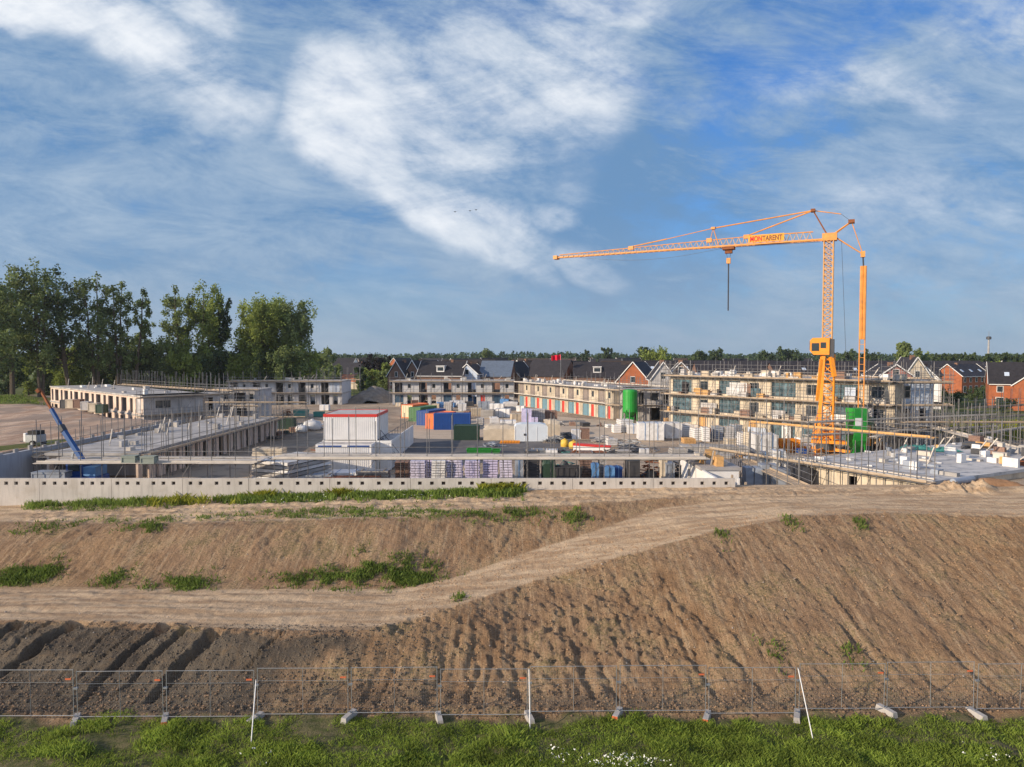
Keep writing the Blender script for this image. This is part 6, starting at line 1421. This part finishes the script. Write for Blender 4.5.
# boxes on the pale deck of A and by building B
for px, yb, lb in ((128, 463.5, 'left one of two grey green boxes on the pale deck'), (147, 464, 'right one of two grey green boxes on the pale deck')): S('crate', lb, 'box', px, yb, 14, 7, mk('grey_green', (.26, .29, .25), .1, 1, .8), z=4.93, dep=.8, pal=False, group='boxes on the pale deck')
for i, (px, w_, mt, nm) in enumerate([(63, 7, 'dark', 'dark'), (69, 8, 'cream', 'cream'), (76, 7, 'brownp', 'brown'), (84, 8, 'greyblock', 'grey'), (92, 9, 'cream', 'yellowish'), (99, 8, 'dgreen', 'dark green')]):
    pq = spot(px, None, 121 - i * 2.2, 5.0); S('crate', '%s site box, %s from the left in the row before the pink facade' % (nm, ORD[i]), 'box', px, None, w_, 9, M[mt], D=121 - i * 2.2, z=H(pq.x, pq.y), dep=1.4, group='site boxes in front of the pink facade')
for px, yb, w_, h_, mt, kd, lb in [(285, 416, 14, 6, 'rust', 'heap', 'orange brown heap before the grey row on the left'), (300, 418, 14, 8, 'teal', 'bin', 'teal skip in front of the grey row on the left'), (318, 417, 10, 5, 'teal', 'bin', 'second teal skip right of the first'), (324, 411, 9, 6, 'white', 'wrap', 'white pack near the end of the grey row on the left'), (311, 431, 18, 10, 'wrap', 'bags', 'large pale grey bulk bag left of the white cabins'), (300, 433, 12, 7, 'wrap', 'bags', 'smaller pale bulk bag beside the large one'), (286, 430, 16, 12, 'dgreen', 'slabs', 'dark green panel stack left of the bulk bags'), (282, 422, 22, 4, 'plank', 'slabs', 'brown boards in front of the grey annex scaffolds'), (262, 440, 40, 3, 'dark', 'heap', 'dark strip of rubble beside the single storey shell')]:
    S(kd, lb, 'heap' if kd == 'heap' else 'pack', px, yb, w_, h_, M[mt], dep=1.6)
# white crates on the near right deck
rn = random.Random(77)
pos = [(870, 466), (905, 452), (868, 452), (947, 448), (960, 457), (966, 459), (900, 463), (914, 465), (990, 440), (1000, 446), (985, 455), (975, 449), (938, 463), (1012, 452), (925, 458), (893, 457), (850, 460), (955, 444)]
words = ['corner', 'small', 'square', 'pale', 'low', 'flat', 'narrow', 'bright']
for i, (px, py) in enumerate(pos):
    q = at(px, py, 4.9)
    t = thing('insulation_block', '%s white insulation block on the near right deck, %s from the left' % (words[i % 8], ORD[sorted(range(len(pos)), key=lambda k: pos[k][0]).index(i)]), 'insulation block', (q.x, q.y, 4.885), rn.uniform(0, 3), 'white insulation blocks on the deck')
    s_ = rn.uniform(.25, .6); m = MB()
    for k in range(rn.choice([1, 2, 3])): m.box(-s_ / 2 + rn.uniform(-.04, .04), s_ / 2, -s_ / 3, s_ / 3 + rn.uniform(-.04, .04), k * .13 + .001, k * .13 + .125)
    m.build('foam_board', M['wrap'], t)
for px, py, sx, lb in ((917, 449, 1.6, 'small teal sheet crumpled on the near right deck'), (945, 451, 1.5, 'dark green sheet lying right of the teal one')):
    q = at(px, py, 4.9); m = MB(); n = 9
    for i in range(n):
        for j in range(n): m.v.append((sx * (i / (n - 1) - .5) * 1.8, sx * (j / (n - 1) - .5), .05 + .38 * abs(math.sin(i * 1.9 + j) * math.cos(j * 1.3)) * (0 if i in (0, n - 1) or j in (0, n - 1) else 1)))
    for i in range(n - 1):
        for j in range(n - 1): m.f.append((i * n + j, (i + 1) * n + j, (i + 1) * n + j + 1, i * n + j + 1))
    o = m.build('crumpled_sheet', M['teal']); o.location = (q.x, q.y, 4.89); tag(o, lb, 'sheet')
# roof clutter: hoists, blocks and props standing on roofs of H, F and B
def props(label, o, L_, d0, d1, z, n, seed, mats):
    rn = random.Random(seed); t = thing('roof_materials', label, 'materials', o.location.copy(), o.rotation_euler.z)
    for i in range(n):
        x = rn.uniform(.5, L_ - 1); y = rn.uniform(d0, d1); a, b, c = rn.uniform(.3, 1.4), rn.uniform(.2, .8), rn.uniform(.15, .9)
        if rn.random() < .25: MB().beam((x, y, z + .05), (x + rn.uniform(.4, 1.2), y, z + rn.uniform(1.0, 1.8)), .09).build('prop', M['plankg'], t)
        else: MB().box(x, x + a, y, y + b, z + .004, z + c).build('block_pile', M[rn.choice(mats)], t)
props('packs and props scattered over the roof of the cream three storey block', tH, LH, .5, 9, 2 + 3 * 2.93, 34, 3, ['cream', 'wrap', 'white', 'greyblock', 'plankg'])
props('white packs and boards lying along the roof of the coloured door row', tF, LF, .4, 4, 2 + 2 * 2.95, 46, 4, ['wrap', 'white', 'greyblock', 'plankg'])
props('small items on the flat roof of the pink row', tB, LB, .5, 9, 2 + 2 * 2.95, 16, 5, ['con', 'greyblock', 'wrap'])
props('blocks and boards left on the pale deck of the single storey shell', tA, LA, .5, 8, 4.9, 26, 6, ['con', 'wrap', 'plankg', 'slab'])
props('boards and packs on the roof of the grey row below the trees', tD, LD, .5, 8, 7.9, 12, 8, ['con', 'plankg'])
props('boards and packs on the roof of the grey row behind the containers', tE, LE, .5, 8, 7.9, 16, 9, ['con', 'plankg', 'wrap'])
props('props and boards on the far part of the white deck', tL, LL, 13, 26, 4.86, 46, 10, ['con', 'wrap', 'plankg', 'dark', 'rust', 'brownp', 'timber'])
props('boards and rolls strewn over the near part of the pale deck', tL, LL, 1, 13, 4.86, 18, 12, ['con', 'wrap', 'plankg', 'bluegrey'])
props('boards lying on the roof slab of the small white shell', tM, LM, .2, 2.2, 4.75, 9, 13, ['con', 'plankg', 'timber'])
# packs, sheets and boards along the scaffold decks of the cream block
rn = random.Random(21); t = thing('scaffold_materials', 'packs, boards and pale sheets standing along the scaffold decks of the cream block', 'materials', tH.location.copy(), tH.rotation_euler.z)
for lev in (2.03, 4.93, 7.83, 10.83):
    for q in range(16 if lev > 3 else 8):
        x = rn.uniform(.3, LH - 1.5); a = rn.uniform(.4, 1.6); c = rn.uniform(.2, 1.1); y = -1.25 + rn.uniform(0, .3)
        MB().box(x, x + a, y, y + .5, lev, lev + c).build('block_pile', M[rn.choice(['wrap', 'beige', 'brownp', 'greyblock', 'timber', 'plankg'])], t)
for q in range(13):
    x = rn.uniform(.3, LH - 3); lev = rn.choice([2.2, 5.1, 8.0]); w_ = rn.uniform(1.0, 3.2); hh_ = rn.uniform(1.0, 2.4)
    m = MB(); n = 6
    for i in range(n + 1):
        yy0 = -.28 + .05 * math.sin(i * 2.1); m.v += [(x + w_ * i / n, yy0, lev), (x + w_ * i / n, yy0 - .04, lev + hh_)]
    m.f = [(2 * i, 2 * i + 2, 2 * i + 3, 2 * i + 1) for i in range(n)]
    k0 = len(m.v); m.v += [(a, b + .02, c) for a, b, c in m.v[:k0]]; m.f += [tuple(i_ + k0 for i_ in f) for f in m.f[:n]]
    m.build('hung_sheet', M[rn.choice(['wrap', 'greyblock', 'tyvek', 'glassb', 'white', 'rooft', 'brownp'])], t)
# soil heaps
def mound(label, x, y, z, rx, ry, h, mat, seed, cat='soil heap', name='soil_heap'):
    n, mm = 46, 46; rg = np.linspace(-1, 1, n); A_, B_ = np.meshgrid(rg, rg); r_ = np.sqrt(A_ ** 2 + B_ ** 2)
    hz = h * np.clip(1 - r_ + fbm(A_ * 2 + seed, B_ * 2, 4) * .5, 0, 1) ** .8 - .08
    V = np.stack([A_.ravel() * rx, B_.ravel() * ry, hz.ravel()], 1); I = np.arange(n * n).reshape(n, n)
    F = np.stack([I[:-1, :-1].ravel(), I[:-1, 1:].ravel(), I[1:, 1:].ravel(), I[1:, :-1].ravel()], 1)
    o = np_mesh(name, V, F, mat, smooth=True); o.location = (x, y, z); return tag(o, label, cat)
q = spot(372, D=182); mound('grey brown soil heap between the two grey rows', q.x, 186, 1.6, 10, 7, 4.9, M['soilg'], 1)
q = spot(389, D=180); mound('smaller grassy soil heap at the left end of the far grey row', q.x, 194, 1.6, 8, 5, 4.2, mk('grassy_soil', (.13, .14, .05), .35, 1, .95), 9)
q = at(135, 426, 3.2); mound('grey sand slope between the dirt field and the square windowed annex', -49.5, 100.5, 2.0, 6.5, 9, 3.0, M['soilg'], 4)
q = at(985, 483, 4.6); mound('orange brown heap of dug soil beside the corner of the near right shell', 35.2, 52.0, 4.3, 3.2, 1.1, .8, M['soilm'], 6)
t = thing('plastic_roll', 'blue grey roll of plastic lying at the corner of the white deck', 'roll', (31.6, 50.6, 4.75), R(30)); MB().tube((0, 0, .22), (2.6, 0, .22), .24, n=12).build('roll', M['bluegrey'], t, smooth=False); MB().tube((-.05, 0, .22), (2.65, 0, .22), .07, n=8).build('core', M['plankg'], t)

# trailer on the field
q = at(36, 449, 4.6); t = thing('compressor_trailer', 'small grey trailer with a black open engine top on the dirt field', 'trailer', (q.x, q.y, H(q.x, q.y)), R(-8))
MB().box(-.65, .7, -.6, .6, .35, 1.15).build('body', M['galv'], t, bevel=.05); MB().box(-.45, .6, -.5, .5, 1.151, 1.55).build('engine', M['black'], t)
MB().box(-1.0, -.66, -.5, .5, .4, 1.3).build('nose_cover', M['white'], t, bevel=.06); MB().beam((-.9, 0, .45), (-1.8, 0, .42), .09).build('drawbar', M['dark'], t)
for s_ in (-1, 1): w_ = MB().tube((.25, s_ * .62, .3), (.25, s_ * .80, .3), .3, n=16).build('wheel', M['black'], t); MB().tube((.25, s_ * .801, .3), (.25, s_ * .82, .3), .14, n=10).build('rim', M['galv'], w_)

# blue telescopic boom lift behind the wall
base = spot(76, D=62.0); zb = 2.05
t = thing('telescopic_crane', 'blue machine behind the wall with a long blue and orange telescopic boom leaning left', 'mobile crane', (base.x, 62.0, zb), 0)
MB().box(-1.5, 2.2, -1.1, 1.1, .55, 1.5).build('chassis', M['blue'], t, bevel=.08)
c = MB().prism([(-.6, 1.501), (.9, 1.501), (.9, 2.3), (.5, 2.75), (-.6, 2.75)], -.7, .7).build('cab', M['blue'], t); MB().box(-.4, .6, -.73, -.702, 1.95, 2.55).build('window', M['glass'], c)
MB().box(1.0, 2.1, -.9, .9, 1.501, 2.35).build('engine_cover', M['lblue'], t, bevel=.06)
for x in (-1.0, 1.6):
    for s_ in (-1, 1): w_ = MB().tube((x, s_ * 1.1, .5), (x, s_ * 1.45, .5), .5, n=16).build('wheel', M['black'], t); MB().tube((x, s_ * 1.451, .5), (x, s_ * 1.47, .5), .24, n=10).build('rim', M['galv'], w_)
pb = atY(78, 456, 62.0) - t.location; pt = atY(41, 391, 63.5) - t.location; lowp = Vector((.6, 0, 2.6)); s1 = pb.lerp(pt, .42); s2 = pb.lerp(pt, .72)
bblue = mk('boom_blue', (.02, .075, .22), .15, 2, .45)
MB().beam(lowp, s1, .34, .36).build('boom_section', bblue, t); MB().beam(pb.lerp(pt, .36), s2, .26, .28).build('boom_section', bblue, t); MB().beam(s2, pt, .17, .18).build('boom_section', M['rust'], t)
MB().beam(s1 - (pt - pb).normalized() * .3, s1 + (pt - pb).normalized() * .3, .42, .44).build('boom_collar', M['dark'], t)
MB().beam(Vector((-.8, 0, 1.5)), lowp.lerp(s1, .45), .16).build('hydraulic_ram', M['galv'], t); MB().beam(pt - Vector((0.1, 0, .1)), pt + Vector((-.3, 0, .15)), .4, .3).build('boom_head', M['rust'], t)

# ------------------------------------------------------------------ the mesh fence along the foot of the bank
pl0 = at(0, 719, .08); pr0 = at(1024, 712.5, .08); fd = pr0 - pl0
postpx = [-103, -14, 76, 165, 256, 350, 439, 529, 618, 707, 797, 885, 975, 1064, 1150]
def fx(px):
    r_ = ray(px, 716); k = (pl0.y * fd.x - pl0.x * fd.y) / (r_.y / r_.x * fd.x - fd.y) / 1 if abs(r_.x) > 1e-6 else 0
    # intersection of the vertical plane through the camera and this column with the fence line
    den = r_.x * fd.y - r_.y * fd.x; s_ = (r_.y * pl0.x - r_.x * pl0.y) / den
    return Vector((pl0.x + fd.x * s_, pl0.y + fd.y * s_, 0))
fpos = [fx(p_) for p_ in postpx]
rnf = random.Random(4); FH = 1.86
for i, (a, b) in enumerate(zip(fpos[:-1], fpos[1:])):
    d = b - a; L_ = d.length; n_ = len(fpos) - 1
    lab = 'wire mesh fence section, %s from the left along the foot of the bank' % ORD[i - 1] if i >= 1 else 'wire mesh fence panel mostly beyond the left edge of the photo'
    zg = max(H(a.x, a.y), H(b.x, b.y)) + .08 + rnf.uniform(0, .04); t = thing('temporary_fence', lab, 'fence', (a.x, a.y, zg), math.atan2(d.y, d.x) + rnf.uniform(-.008, .008), 'temporary fence panels')
    t.rotation_euler.x = rnf.uniform(-.03, .03)
    r_ = .0145; x0_, x1_ = .07, L_ - .07
    m = MB().tube((x0_, 0, 0), (x0_, 0, FH), r_, n=6).tube((x1_, 0, 0), (x1_, 0, FH), r_, n=6).tube((x0_, 0, .06), (x1_, 0, .06), r_, n=6).tube((x0_, 0, FH - .02), (x1_, 0, FH - .02), r_ * .9, n=6)
    m.tube(((x0_ + x1_) / 2, 0, .06), ((x0_ + x1_) / 2, 0, FH - .02), r_ * .75, n=5); m.tube((x0_, 0, FH * .73), (x1_, 0, FH * .73), .008, n=4)
    m.build('tube_frame', M['galv'], t)
    m = MB(); k = int((x1_ - x0_) / .085)
    for q in range(1, k): xx = x0_ + (x1_ - x0_) * q / k; m.tube((xx, .012, .07), (xx, .012, FH - .03), .0011, n=3, caps=False)
    for q in range(1, 9): zz_ = .07 + (FH - .1) * q / 9; m.tube((x0_, .006, zz_), (x1_, .006, zz_), .0013, n=3, caps=False)
    m.build('wire_mesh', M['galv'], t)
    if i not in (7,): MB().box(-.30 if False else L_ - .36, L_ - .14, -.03, -.022, FH - .40, FH - .335).build('orange_tag', mk('tag_orange', (.55, .13, .05), .15, 6, .6), t)
    MB().box(-.04, .11, -.045, .045, FH * .62, FH * .62 + .06).build('clamp', M['galv'], t)
for i, p_ in enumerate(fpos):
    zg = H(p_.x, p_.y); t = thing('concrete_weight', 'concrete fence weight, %s from the left under the temporary fence' % ORD[i], 'concrete weight', (p_.x, p_.y, zg + .05), math.atan2(fd.y, fd.x) + R(rnf.choice([-24, -20, 12, 20, -14])) , 'concrete feet of the temporary fence')
    mt = M['con']
    MB().hexa([(-.13, -.48, -.10), (.13, -.48, -.10), (.13, .36, -.10), (-.13, .36, -.10), (-.10, -.45, .13), (.10, -.45, .13), (.10, .33, .13), (-.10, .33, .13)]).build('block', mt, t)
    if postpx[i] in (165, 618, 707): MB().box(-.105, .105, -.50, -.465, -.02, .12).build('orange_end', MATS['tag_orange'], t)
    MB().box(-.05, .05, -.05, .05, .131, .17).build('socket', M['galv'], t)
for (a, b, lab) in (((256, 680), (251, 741), 'left white pole leaning against the mesh fence'), ((529, 669), (530, 729), 'upright white pole against the fence in the middle'), ((798, 668), (813, 738), 'right white pole leaning slantwise against the mesh fence')):
    bt = at(b[0], b[1], .05); bt.z = H(bt.x, bt.y) - .03; f0 = fx(a[0]); tp = atY(a[0], a[1], f0.y - .06)
    t = thing('leaning_pole', lab, 'pole', bt, 0, 'white poles leaning on the fence'); dlt = tp - bt
    MB().tube((0, 0, 0), dlt, .019, n=8).build('pole', M['trim'], t); MB().tube(dlt * .985, dlt * 1.005, .024, n=8).build('end_cap', M['galv'], t)

# ------------------------------------------------------------------ air
hz = MB().box(-1700, 1700, -300, 2200, -3, 60).build('haze', bpy.data.materials.new('haze_air')); tag(hz, kind='stuff')
hm = hz.data.materials[0]; hm.use_nodes = True; hn = hm.node_tree; hn.nodes.remove(hn.nodes['Principled BSDF'])
pv_ = hn.nodes.new('ShaderNodeVolumePrincipled'); pv_.inputs['Color'].default_value = (.80, .88, 1, 1); pv_.inputs['Density'].default_value = .00010; pv_.inputs['Anisotropy'].default_value = .2
hn.links.new(pv_.outputs[0], hn.nodes['Material Output'].inputs['Volume'])
